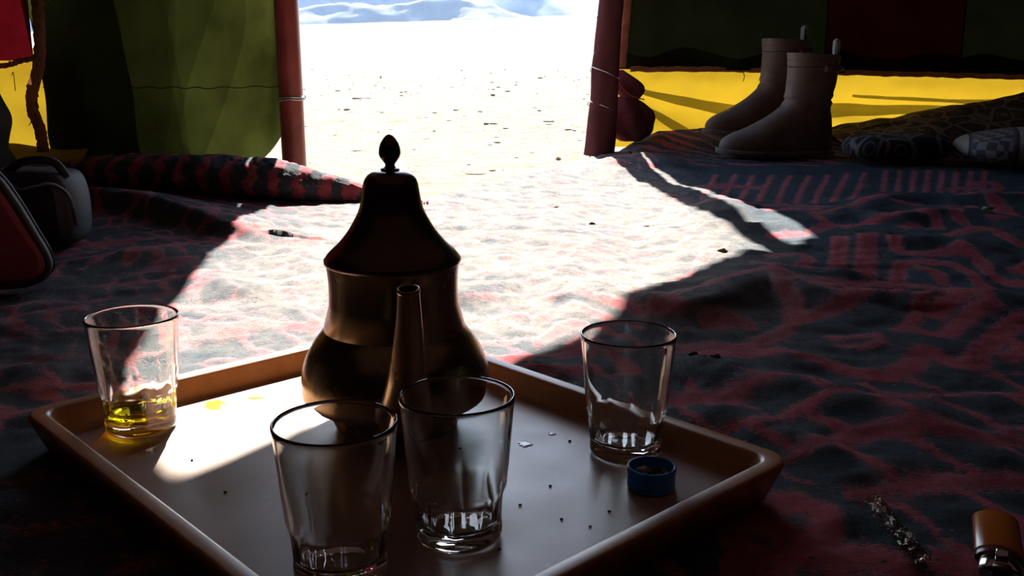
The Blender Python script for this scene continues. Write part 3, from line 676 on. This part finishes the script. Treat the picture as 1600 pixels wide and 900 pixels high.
# spout: rooted low on the front, rising towards the camera
sp = [(.012, -.052, .028, .020), (.015, -.075, .040, .0175), (.018, -.090, .062, .0135), (.020, -.097, .085, .0105), (.0215, -.101, .105, .0085), (.022, -.104, .122, .0072), (.022, -.105, .128, .0070)]
sp = spl(sp, 8)
o = tube('spout', [(a, b, c) for a, b, c, r in sp], [r for *_, r in sp], POT, pot, 28, cap=False)
a = sp[-1]; r_ = a[3]; axs = Vector(sp[-1][:3]) - Vector(sp[-4][:3]); axs.normalize()
INK = simple('dark_inside', (.008, .006, .005), .8)
lip = lathe('spout_lip', [(r_ * .99, -.001), (r_ * 1.06, .0002), (r_ * 1.06, .0016), (r_ * .95, .002), (r_ * .80, .0014), (r_ * .74, -.02), (0, -.021)], POT, pot, 32)
lip.location = a[:3]; lip.rotation_euler = axs.to_track_quat('Z', 'Y').to_euler()
lip.data.materials.append(INK)
for p in lip.data.polygons:
    if p.center.z < .0012 and (p.center.x ** 2 + p.center.y ** 2) ** .5 < r_ * .85: p.material_index = 1
hd = spl([(-.012, .048, .135, 0), (-.013, .075, .142, 0), (-.016, .095, .120, 0), (-.016, .098, .085, 0), (-.014, .085, .055, 0), (-.012, .066, .045, 0)], 8)
tube('handle', [(a, b, c) for a, b, c, _ in hd], .005, LID, pot, 14)

# ------------------------------------------------------------------ glasses
def glass_mat(name, tint):
    m = M(name); m.t.nodes.remove(m.b)
    g = m.n('ShaderNodeBsdfGlass', i_Roughness=.0, i_IOR=1.48); g.inputs[0].default_value = (*tint, 1)
    # thin film of dried tea and dust on the wall
    d = m.n('ShaderNodeBsdfDiffuse'); d.inputs[0].default_value = (.55, .5, .48, 1)
    mx = m.n('ShaderNodeMixShader'); f = m.ramp(m.noise(45, 8, .7), [(.45, (.006,) * 3), (.75, (.022,) * 3)]); m.l(f, mx.inputs[0])
    m.l(g.outputs[0], mx.inputs[1]); m.l(d.outputs[0], mx.inputs[2]); m.l(mx.outputs[0], m.out.inputs[0]); return m.m
GLS = glass_mat('clear_tea_glass', (.985, .99, .98))
def glass(px, py, label, rot, tea=None, gy=None):
    p = P(px, py, TZ); t = empty('tea_glass', (p.x, p.y, TZ + .0003), rot); tag(t, label, 'glass', 'tea glasses on the tray')
    h = .0860
    outer = [(0, .0022), (.016, .0018), (.0205, .0004), (.0228, .0003), (.0246, .0018), (.0251, .004), (.0251, .0075), (.0247, .009), (.0250, .0105), (.0255, .018), (.0263, .027), (.0272, .0305), (.0279, .033), (.0290, .045), (.0305, .062), (.0318, .078), (.0323, .0825), (.0326, .0842), (.0325, .0856)]
    inner = [(.0318, .0862), (.0310, .0856), (.0306, .0840), (.0300, .078), (.0287, .062), (.0272, .045), (.0258, .033), (.0246, .024), (.0236, .0150), (.0226, .0115), (.019, .0098), (.010, .0092), (0, .0090)]
    prof = outer + inner; NO = len(outer)
    def mod(a, i, z):
        if .009 < z < .032:
            env = math.sin((z - .009) / .023 * math.pi) ** .5; c = abs(math.sin(a * 5))
            return 1 - (.034 * (1 - (1 - c) ** 2.2) if i < NO else .020 * (1 - c) ** .5) * env + (.012 * env if i < NO else 0)
        if z < .009 and i < NO: return 1
        return 1
    g = lathe('vessel', prof, GLS, t, 120, mod); g.cycles.is_caustics_caster = True
    if tea:
        r = [(0, .0088), (.010, .0090), (.019, .0096), (.0228, .0112), (.0238, .0140), (.0241, tea), (0, tea)]
        m = M('mint_tea'); m.t.nodes.remove(m.b); gg = m.n('ShaderNodeBsdfGlass', i_Roughness=0, i_IOR=1.33); gg.inputs[0].default_value = (.95, .82, .12, 1); m.l(gg.outputs[0], m.out.inputs[0])
        lathe('tea', r, m.m, t, 60).cycles.is_caustics_caster = True
    return t
glass(222, 668, 'tea glass with a little yellow tea, at left in the sunlight', .2, .0185)
glass(533, 893, 'nearest empty tea glass, left of the pair before the teapot', .5)
glass(717, 836, 'empty tea glass close under the teapot spout, right of the nearest glass', .9)
glass(977, 706, 'empty tea glass beside the blue bottle cap at the tray\'s right', .1)

# ------------------------------------------------------------------ small things on the tray
BL = simple('blue_plastic', (.012, .20, .70), .4, .1, 60)
cp = P(1017, 762, TZ); cap = empty('bottle_cap', (cp.x, cp.y, TZ + .0002)); tag(cap, 'blue plastic bottle cap upturned on the tray, holding scraps', 'bottle cap')
CR = .0152
o = lathe('shell', [(0, 0), (CR - .002, 0), (CR - .0005, .0008), (CR, .002), (CR, .0118), (CR + .0004, .0122), (CR + .0004, .0146), (CR, .0152), (CR - .0010, .0152), (CR - .0014, .0146), (CR - .0014, .003), (0, .0026)], BL, cap, 90, lambda a, i, z: 1 + (.006 * math.sin(a * 45) if 3 <= i <= 4 else 0))
for k, (x, y, r, c, lb) in enumerate(((-.006, -.001, .0055, (.42, .27, .20), 'pinkish brown scrap in the blue cap, its left one'), (.003, .004, .005, (.03, .018, .012), 'dark brown scrap in the middle of the blue cap'), (.0075, -.002, .0048, (.12, .09, .045), 'olive brown scrap at the right in the blue cap'), (.0, -.006, .0048, (.02, .012, .01), 'blackish scrap at the near side of the blue cap'))):
    o = bm_obj('scrap', rock(r, 1.0, .8, .8, 3, .7, 60 + k), simple('scrap_%d' % k, c, .6, .3, 200)); o.location = (cp.x + x, cp.y + y, TZ + .0080 + (.002 if k == 0 else 0)); o.rotation_euler = (k, .3 * k, k * 2)
    tag(o, lb, 'scrap', 'scraps in the blue cap')
def blob(name, px, py, rx, ry, m, label, cat, seed, h=.0006, rot=0):
    p = P(px, py, TZ); vv, ff = [(0, 0, h)], []; n = 40
    for q, (k, zz) in enumerate(((.45, h), (.8, h * .85), (1, 0))):
        for i in range(n):
            a = 2 * math.pi * i / n; r = k * (1 + .9 * nz(math.cos(a) * 1.3 + seed, math.sin(a) * 1.3, seed)); vv.append((rx * r * math.cos(a), ry * r * math.sin(a), zz))
    for i in range(n):
        j = (i + 1) % n; ff.append((0, 1 + i, 1 + j))
        for q in range(2): ff.append((1 + q * n + i, 1 + (q + 1) * n + i, 1 + (q + 1) * n + j, 1 + q * n + j))
    o = mesh_obj(name, vv, ff, m); o.location = (p.x, p.y, TZ + .0001); o.rotation_euler.z = rot; return tag(o, label, cat)
TEA = simple('tea_drip', (.50, .30, .03), .08, .2, 60); WAT = simple('pale_residue', (.85, .86, .90), .12, .1, 60)
blob('tea_spill', 339, 632, .009, .010, TEA, 'small yellow tea spill on the sunlit part of the tray', 'spill', 3)
blob('tea_spill', 398, 622, .007, .002, TEA, 'thin yellow tea streak left of the teapot on the tray', 'spill', 5)
blob('paint_fleck', 820, 694, .0062, .0045, WAT, 'larger white fleck on tray between the two right glasses', 'fleck', 7.2, .0004, .9)
blob('paint_fleck', 862, 678, .0028, .0025, WAT, 'smaller white fleck on the tray near the right glass', 'fleck', 1.4, .0004, .3)
CRB = simple('black_crumb', (.02, .015, .01), .9)
for k, (px, py) in enumerate(((813, 790), (877, 812), (952, 800), (922, 824), (540, 690), (590, 692), (352, 770), (720, 700), (890, 690), (300, 720), (860, 760), (780, 860), (470, 770))):
    p = P(px, py, TZ); o = bm_obj('crumb', rock(.0009, 1.4, 1, .7, 1, .5, k), CRB); o.location = (p.x, p.y, TZ + .0006); tag(o, 'tiny black crumb lying on the tray floor', 'crumb', 'crumbs on the tray')

# ------------------------------------------------------------------ boots
def bootmat():
    m = M('worn_leather'); g = m.noise(16, 7, .7)
    c = m.ramp(g, [(.3, (.08, .052, .040)), (.7, (.17, .12, .095))]); d = m.noise(5, 5); c = m.mix(m.ramp(d, [(.45, (0,) * 3), (.7, (.45,) * 3)]), c, (.16, .135, .12))
    m.l(c, m.b.inputs['Base Color']); m.set(Roughness=.62); m.bump(m.math('ADD', m.noise(70, 6, .7), m.noise(300)), .3, .003); return m.m
LEA = bootmat(); SOLE = simple('rubber_sole', (.14, .12, .10), .8, .3, 50, .2); TAB = simple('pull_tab_webbing', (.30, .29, .28), .8); BUC = simple('dark_buckle', (.08, .07, .06), .35, .2, 50, metallic=.8); LIN = simple('boot_lining', (.05, .035, .03), .9)
def boot(loc, rz_, label, seed):
    t = empty('boot', loc, rz_); t.scale = (1, 1, .935); tag(t, label, 'boot', 'pair of brown leather boots')
    K = spl([(.018, .004, .300, .045), (.030, .000, .306, .048), (.045, .001, .303, .048), (.058, .002, .292, .047), (.070, .003, .270, .045), (.082, .004, .240, .043), (.096, .006, .212, .041), (.112, .008, .184, .040), (.128, .012, .162, .040), (.142, .014, .145, .042), (.152, .010, .140, .0445), (.160, .015, .134, .042), (.170, .009, .137, .0445), (.180, .010, .134, .043), (.200, .005, .133, .045), (.230, .002, .131, .047), (.262, -.001, .132, .050), (.285, -.002, .135, .051)], 3)
    N = 56; vv, ff = [], []
    def ring(z, b, f, w, ins=0):
        b += ins; f -= ins; w -= ins; L = f - b; foot = max(0, min(1, (.15 - z) / .08)) * max(0, (L - .15) / .15)
        for k in range(N):
            a = 2 * math.pi * k / N; c, s_ = math.cos(a), math.sin(a)
            x = b + L * .5 * (1 + math.copysign(abs(c) ** (.92), c)); u = (x - b) / L
            ww = w * abs(s_) ** .85 * (1 - foot * (.22 * math.exp(-((u - .42) / .16) ** 2) + .10 * (1 - u)))
            # lower the crown of the toe sideways so that the vamp has a ridge
            wr_ = 1 + .02 * nz(x * 18, z * 40, seed) + (.035 * nz(x * 30, z * 70, seed + 3) if .12 < z < .2 else 0)
            vv.append(((x) * 1, math.copysign(ww, s_) * wr_, z + (.006 * (u - .5) if z > .27 else 0)))
    for q in K: ring(*q)
    top = K[-1]
    for ins, dz in ((.002, .001), (.005, -.001), (.006, -.03), (.006, -.10)): ring(top[0] + dz, top[1], top[2], top[3], ins)
    n = len(K) + 4
    for i in range(n - 1):
        for k in range(N): k2 = (k + 1) % N; ff.append((i * N + k, i * N + k2, (i + 1) * N + k2, (i + 1) * N + k))
    ff.append(tuple((n - 1) * N + k for k in range(N)))
    o = mesh_obj('upper', vv, ff, LEA, t)
    ss = o.modifiers.new('sub', 'SUBSURF'); ss.levels = ss.render_levels = 1
    def sole(name, z0, z1, b, f, w, mt, foot=1):
        vv = []; 
        for z, ins in ((z0, .003), (z0 + .002, 0), (z1 - .002, 0), (z1, .002)):
            L = f - b - 2 * ins
            for k in range(N):
                a = 2 * math.pi * k / N; c, s_ = math.cos(a), math.sin(a); x = b + ins + L * .5 * (1 + math.copysign(abs(c) ** .92, c)); u = (x) / .31
                ww = (w - ins) * abs(s_) ** (.85 if foot else .6) * ((1 - .20 * math.exp(-((u - .42) / .16) ** 2) - .10 * (1 - u)) if foot else 1)
                toe = .010 * max(0, (u - .75) / .25) ** 2 if foot else 0
                vv.append((x, math.copysign(ww, s_), z + toe))
        ff = [(i * N + k, i * N + (k + 1) % N, (i + 1) * N + (k + 1) % N, (i + 1) * N + k) for i in range(3) for k in range(N)] + [tuple(range(N)), tuple(3 * N + k for k in range(N))]
        return mesh_obj(name, vv, ff, mt, t)
    sole('sole', .006, .021, -.006, .314, .053, SOLE); sole('heel', -.006, .010, -.005, .085, .040, SOLE, 0)
    for z, r_ in ((.250, .0025), (.268, .0015)):
        pts = []
        for k in range(49):
            a = 2 * math.pi * k / 48; pts.append((-.003 + .137 * .5 * (1 + math.cos(a)) , .0505 * math.sin(a), z))
        tube('seam', pts, r_ * .5, LIN, t, 6, cap=False)
    # strap and buckle at the rear of the shaft
    pts = [(.067 + .073 * math.cos(a), .0515 * math.sin(a), .246) for a in np.linspace(math.pi * .55, math.pi * 1.45, 20)]
    st = tube('strap', pts, .009, LEA, t, 10, flat=1.0)
    bm = bmesh.new()
    for (x, y, z, sx, sy, sz) in ((-.012, -.016, .246, .006, .018, .013), (-.016, -.016, .256, .005, .018, .003), (-.016, -.016, .236, .005, .018, .003), (-.017, -.032, .246, .005, .003, .012)):
        r = bmesh.ops.create_cube(bm, size=2, matrix=__import__('mathutils').Matrix.LocRotScale(Vector((x, y, z)), None, Vector((sx, sy, sz)))) 
    bm_obj('buckle', bm, BUC, t, False)
    # pull tab loop standing over the rear edge
    vv, ff = [], []
    path = [(.004, .268), (.003, .295), (.004, .318), (.008, .324), (.012, .318), (.012, .295), (.011, .268)]
    for x, z in path: vv += [(x, -.009, z), (x, .009, z)]
    for i in range(len(path) - 1): ff.append((2 * i, 2 * i + 1, 2 * i + 3, 2 * i + 2))
    o = mesh_obj('pull_tab', vv, ff, TAB, t); sd = o.modifiers.new('s', 'SOLIDIFY'); sd.thickness = .002
    return t
b1 = P(1298, 247, .006); z1 = rz(b1.x, b1.y)
fz = lambda pts: max(rz(*p) for p in pts) + .000
boot((b1.x, b1.y, fz([(b1.x - .05 * k, b1.y - .005 * k) for k in range(7)])), math.pi + .10, 'brown leather boot nearer the camera, its buckle at the rear', 1)
boot((.825, 2.85, fz([(.825 - .047 * k, 2.85 - .017 * k) for k in range(7)])), math.pi + .33, 'brown leather boot behind the other, against the yellow sheet', 2)

# ------------------------------------------------------------------ bedding at the right
def pattern_mat(name, bgc, fg, scale, rough=.95, thr=.5, w=.08):
    m = M(name); v = m.n('ShaderNodeTexVoronoi', i_Scale=scale, feature='DISTANCE_TO_EDGE'); nn = m.n('ShaderNodeTexNoise', i_Scale=scale * .4)
    m.l(m.co(), nn.inputs['Vector']); mx = m.n('ShaderNodeVectorMath', operation='ADD'); sc2 = m.n('ShaderNodeVectorMath', operation='SCALE'); sc2.inputs['Scale'].default_value = .06
    m.l(nn.outputs[1], sc2.inputs[0]); m.l(m.co(), mx.inputs[0]); m.l(sc2.outputs[0], mx.inputs[1]); m.l(mx.outputs[0], v.inputs['Vector'])
    f = m.ramp(v.outputs[0], [(w * .5, (1,) * 3), (w, (0,) * 3)]); v2 = m.n('ShaderNodeTexVoronoi', i_Scale=scale, feature='F1'); m.l(mx.outputs[0], v2.inputs['Vector'])
    f2 = m.ramp(v2.outputs[0], [(.14, (1,) * 3), (.18, (0,) * 3), (.26, (0,) * 3), (.30, (.7,) * 3), (.36, (0,) * 3)])
    c = m.mix(m.math('MAXIMUM', f, f2), bgc, fg); m.l(c, m.b.inputs['Base Color']); m.set(Roughness=rough, Specular_IOR_Level=.2); m.bump(m.noise(200), .3, .002); return m.m
BLK = pattern_mat('brown_patterned_blanket', (.050, .033, .020), (.17, .12, .065), 16)
FLR = pattern_mat('grey_floral_cloth', (.02, .018, .02), (.13, .115, .12), 14)
bl = empty('blanket', (1.15, 2.74, 0)); tag(bl, 'brown patterned blanket heaped along the wall to the right of the boots', 'blanket')
def blf(u, v):
    x = -.26 + 1.2 * u; X_ = 1.15 + x
    crest = np.interp(X_, [.79, .86, .95, 1.05, 1.16, 1.30, 1.45, 1.56, 1.72, 2.1], [.012, .035, .060, .082, .105, .125, .150, .165, .255, .30])
    y = -.15 + .31 * v; q = math.sin(min(1, v * 1.18) * math.pi * .5) if v < .88 else math.cos((v - .88) / .12 * .9)
    z = crest * q ** .9 * (1 + .12 * nz(X_ * 5, v * 3)) + .010 * nz(X_ * 14, v * 9, 3) * q
    return (x, y, max(.008, z + .008 + .02 * (1 - v) * math.sin(min(1, v * 5) * math.pi / 2)))
grid_obj('cloth', blf, 110, 50, BLK, bl)
def pillow_mesh(name, hx, hy, hz, m, parent, seed, pinch=.5):
    bm = bmesh.new(); bmesh.ops.create_uvsphere(bm, u_segments=64, v_segments=32, radius=1)
    for v in bm.verts:
        x, y, z = v.co; s = lambda t, p: math.copysign(abs(t) ** p, t)
        r = (abs(x) ** 4 + abs(y) ** 4) ** .25 / max(1e-6, math.hypot(x, y)); r = r if math.hypot(x, y) > 1e-6 else 1
        v.co = Vector((s(x, .6) * hx, s(y, .6) * hy, s(z, .85) * hz * (1 + .15 * nz(x * 2, y * 2, seed))))
    return bm_obj(name, bm, m, parent)
fp = empty('floral_cushion', (.965, 2.49, .048)); tag(fp, 'dark grey floral cushion lying between the boots and the striped cushion', 'cushion'); pillow_mesh('cover', .13, .08, .034, FLR, fp, 3)
# striped cushion with pale bands and lozenges
m = M('banded_kilim'); tcx = m.n('ShaderNodeSeparateXYZ'); m.l(m.co(), tcx.inputs[0]); u = m.math('ADD', tcx.outputs[0], m.math('MULTIPLY', tcx.outputs[1], -.35))
per = m.math('FRACT', m.math('DIVIDE', m.math('ADD', u, .335), .155))
band = m.ramp(per, [(0, (.045, .04, .05)), (.03, (.30, .28, .22)), (.30, (.045, .04, .05)), (.335, (.10, .085, .10)), (.97, (.045, .04, .05))], 'CONSTANT')
ck = m.n('ShaderNodeTexChecker', i_Scale=44); mp = m.n('ShaderNodeMapping'); mp.inputs['Rotation'].default_value = (0, 0, .785); mp.inputs['Scale'].default_value = (1, 1.0, 1); m.l(m.co(), mp.inputs[0]); m.l(mp.outputs[0], ck.inputs[0])
ck.inputs[1].default_value = (.23, .22, .22, 1); ck.inputs[2].default_value = (.06, .05, .065, 1)
inb = m.math('MULTIPLY', m.math('GREATER_THAN', per, .36), m.math('LESS_THAN', per, .94))
c = m.mix(inb, band, m.mix(.8, band, ck.outputs[0])); m.l(c, m.b.inputs['Base Color']); m.set(Roughness=.95); m.bump(m.noise(160), .5, .004)
cu = P(1590, 266, .02); sc_ = empty('striped_cushion', (1.40, 2.40, .056), -.06); tag(sc_, 'woven cushion with cream bands and lozenges at the right edge', 'cushion'); pillow_mesh('cover', .31, .13, .046, m.m, sc_, 5)
tube('piping', [(-.30 * math.cos(a) if abs(math.cos(a)) < 2 else 0, math.copysign(abs(math.sin(a)) ** .6, math.sin(a)) * .131, -.004) for a in np.linspace(0, 2 * math.pi, 60)], .003, simple('green_piping', (.05, .07, .05), .9), sc_, 8, cap=False)

# ------------------------------------------------------------------ bags at the left
BRED = simple('red_nylon', (.13, .005, .010), .75, .15, 300, .2); BBLK = simple('black_nylon', (.012, .012, .014), .7, .2, 200, .2); ZIP = simple('zip_teeth', (.10, .10, .11), .35, .1, 50, metallic=.5); GREY = simple('grey_strap', (.13, .14, .16), .6)
bag = empty('bag', (-.628, 1.13, .012), .36); tag(bag, 'red and black zipped bag standing at the left edge', 'bag')
out = [(-.42, .002), (-.10, .004), (.02, .002), (.058, .004), (.077, .016), (.078, .034), (.067, .062), (.050, .102), (.032, .134), (.012, .146), (-.05, .152), (-.42, .155)]
out = spl(out, 5)
def extr(name, o2, y0, y1, bev, m, parent, shrink=0):
    n = len(o2); cx = sum(p[0] for p in o2) / n; cz = sum(p[1] for p in o2) / n; vv, ff = [], []
    for yy, k in ((y0, bev * 1.6), (y0 + bev * .4, bev * .5), (y0 + bev, 0), (y1 - bev, 0), (y1, bev)):
        for x, z in o2:
            d = Vector((cx - x, cz - z)); L = d.length; d = d / L * min(k + shrink, L * .9); vv.append((x + d.x, yy, max(.001, z + d.y)))
    for i in range(4):
        for k in range(n): k2 = (k + 1) % n; ff.append((i * n + k, i * n + k2, (i + 1) * n + k2, (i + 1) * n + k))
    ff.append(tuple(range(n))); ff.append(tuple(4 * n + k for k in range(n))); o = mesh_obj(name, vv, ff, m, parent, True); o.data.polygons[-1].use_smooth = False; o.data.polygons[-2].use_smooth = False; return o
extr('body', out, -.0, .05, .008, BBLK, bag)
extr('front_pocket', out, -.012, .02, .004, BRED, bag, .007)
tube('piping', [(x - .003, -.002, z + .001) for x, z in out[8:-5]], .0042, BBLK, bag, 8)
zb = bmesh.new()
for x, z in spl([(a, b) for a, b in out[14:-8]], 6):
    bmesh.ops.create_cube(zb, size=.0022, matrix=__import__('mathutils').Matrix.Translation((x + .0025, .012, z + .0005)))
o = bm_obj('zip', zb, ZIP, bag, False)
cb = empty('camera_bag', (-.66, 1.42, .010)); tag(cb, 'small black camera bag with a grey strap behind the red bag', 'bag')
extr('body', spl([(-.10, 0), (0, 0), (.02, .005), (.026, .03), (.026, .07), (.018, .098), (0, .106), (-.05, .108), (-.10, .10), (-.10, 0)], 5), -.03, .06, .01, BBLK, cb)
tube('strap', spl([(-.06, -.034, .10), (-.035, -.040, .088), (-.01, -.042, .092), (.012, -.036, .094), (.026, -.02, .075), (.030, -.01, .03)], 8), .0035, GREY, cb, 8, flat=.5)
tube('handle', spl([(-.07, 0, .105), (-.04, 0, .122), (0, 0, .121), (.018, 0, .098)], 8), .006, BBLK, cb, 10)
jk = empty('jacket', (-1.02, 1.92, .004)); tag(jk, 'black jacket hung in a dark upright heap at the left edge', 'jacket')
def jf(u, v):
    a = 2 * math.pi * u; r = (.085 - .02 * v + .005 * math.sin(v * 14)) * (1 if v < .93 else math.sqrt(max(0, 1 - ((v - .93) / .07) ** 2)) + .02) * (1 + .12 * nz(math.cos(a) * 2, math.sin(a) * 2, v * 5))
    return (-.028 - .02 * v + r * math.cos(a), r * math.sin(a), .30 * v)
grid_obj('cloth', jf, 40, 40, BBLK, jk)

# ------------------------------------------------------------------ right foreground: lighter, wrapper, bits on the rug
ORG = simple('orange_plastic', (.42, .10, .012), .22, .08, 60); ORG2 = simple('dark_red_plastic', (.10, .01, .01), .3)
CHR = simple('chrome', (.6, .6, .62), .12, .05, 40, metallic=1)
a_ = P(1553, 826, .014); lz = rz(a_.x, a_.y - .03)
lt = empty('lighter', (a_.x, a_.y, lz + .0085), math.radians(-1)); a2_ = P(1563, 926, .014) - a_; lt.rotation_euler = (0, 0, math.atan2(a2_.x, -a2_.y)); tag(lt, 'orange plastic lighter lying on the rug at lower right', 'lighter')
def lring(y, hx, hz): return [(hx * math.cos(t), -y, hz * math.sin(t)) for t in np.linspace(0, 2 * math.pi, 40, endpoint=False)]
def loft(name, secs, m, parent):
    vv = []; [vv.extend(lring(*s)) for s in secs]; N = 40
    ff = [(i * N + k, i * N + (k + 1) % N, (i + 1) * N + (k + 1) % N, (i + 1) * N + k) for i in range(len(secs) - 1) for k in range(N)] + [tuple(range(N)), tuple((len(secs) - 1) * N + k for k in range(N))]
    return mesh_obj(name, vv, ff, m, parent)
loft('body', [(0, .0112, .0052), (.0006, .0122, .0062), (.002, .0126, .0066), (.046, .0126, .0066), (.048, .0124, .0064)], ORG, lt)
loft('collar', [(.048, .0120, .0062), (.049, .0124, .0065), (.053, .0122, .0063), (.054, .0116, .0060)], ORG2, lt)
loft('hood', [(.054, .0105, .0056), (.055, .0112, .0060), (.068, .0108, .0058), (.069, .010, .0052)], CHR, lt)
wh = lathe('wheel', [(0, -.003), (.0042, -.003), (.0045, -.0025), (.0045, .0025), (.0042, .003), (0, .003)], CHR, lt, 30, lambda a, i, z: 1 + .05 * math.sin(15 * a)); wh.location = (0, -.0605, .0062); wh.rotation_euler = (0, math.pi / 2, 0)
bm = bmesh.new(); bmesh.ops.create_cube(bm, size=1, matrix=__import__('mathutils').Matrix.LocRotScale(Vector((0, -.071, .004)), None, Vector((.009, .006, .005)))); bmesh.ops.bevel(bm, geom=bm.edges[:], offset=.001, segments=2); bm_obj('button', bm, ORG2, lt)
# clear wrapper
m = M('clear_film'); m.t.nodes.remove(m.b); g = m.n('ShaderNodeBsdfGlass', i_Roughness=.12, i_IOR=1.12); g.inputs[0].default_value = (.95, .88, .8, 1); m.l(g.outputs[0], m.out.inputs[0]); FILM = m.m
q = P(1398, 840, .01); wp = empty('wrapper', (q.x, q.y, rz(q.x, q.y) + .002)); tag(wp, 'crumpled clear plastic wrapper lying on the rug left of the lighter', 'wrapper')
def wf(u, v):
    x = -.005 + .010 * u; y = -.04 + .078 * v; return (x + .004 * nz(v * 6, u, 3), y, .008 * math.sin(u * math.pi) * (.5 + .8 * abs(nz(v * 7, u * 3, 1))) + .0022 * nz(u * 9, v * 22, 7) + .0015)
o = grid_obj('film', wf, 24, 50, FILM, wp); sd = o.modifiers.new('s', 'SOLIDIFY'); sd.thickness = .0003
DEB = simple('rug_crumb', (.10, .04, .03), .9); LEAF = simple('green_leaf', (.10, .16, .02), .7)
deb = [(1129, 386, .005, 'reddish crumb on the sunlit rug at its right'), (1010, 347, .004, 'small dark crumb high on the sunlit rug'), (925, 345, .0035, 'tiny crumb on the sunlit rug right of the teapot lid'), (1118, 559, .004, 'dark brown crumb on the rug above the right glass'),
       (1083, 549, .0035, 'second dark crumb beside the right glass rim'), (870, 318, .003, 'crumb on the bright sand-strewn rug edge'), (985, 237, .004, 'pinkish fluff at the foot of the right pole')]
for k, (px, py, r, lb) in enumerate(deb):
    p = P(px, py, .012); o = bm_obj('crumb', rock(r, 1.4, 1, .7, 2, .6, 80 + k), DEB); o.location = (p.x, p.y, rz(p.x, p.y) + r * .3); tag(o, lb, 'crumb')
p = P(1545, 325, .02); vv = [(-.014, 0, 0), (-.006, .008, .004), (.004, .006, .002), (.013, .001, .005), (.004, -.006, .001), (-.005, -.006, .003), (0, 0, .005)]
o = mesh_obj('leaf', vv, [(0, 1, 6), (1, 2, 6), (2, 3, 6), (3, 4, 6), (4, 5, 6), (5, 0, 6)], LEAF); o.location = (p.x, p.y, rz(p.x, p.y) + .002); sd = o.modifiers.new('s', 'SOLIDIFY'); sd.thickness = .0006
tag(o, 'small green leaf lying on the rug at far right', 'leaf')
for o in (flo, rim): o.cycles.is_caustics_receiver = True
bpy.context.view_layer.update()
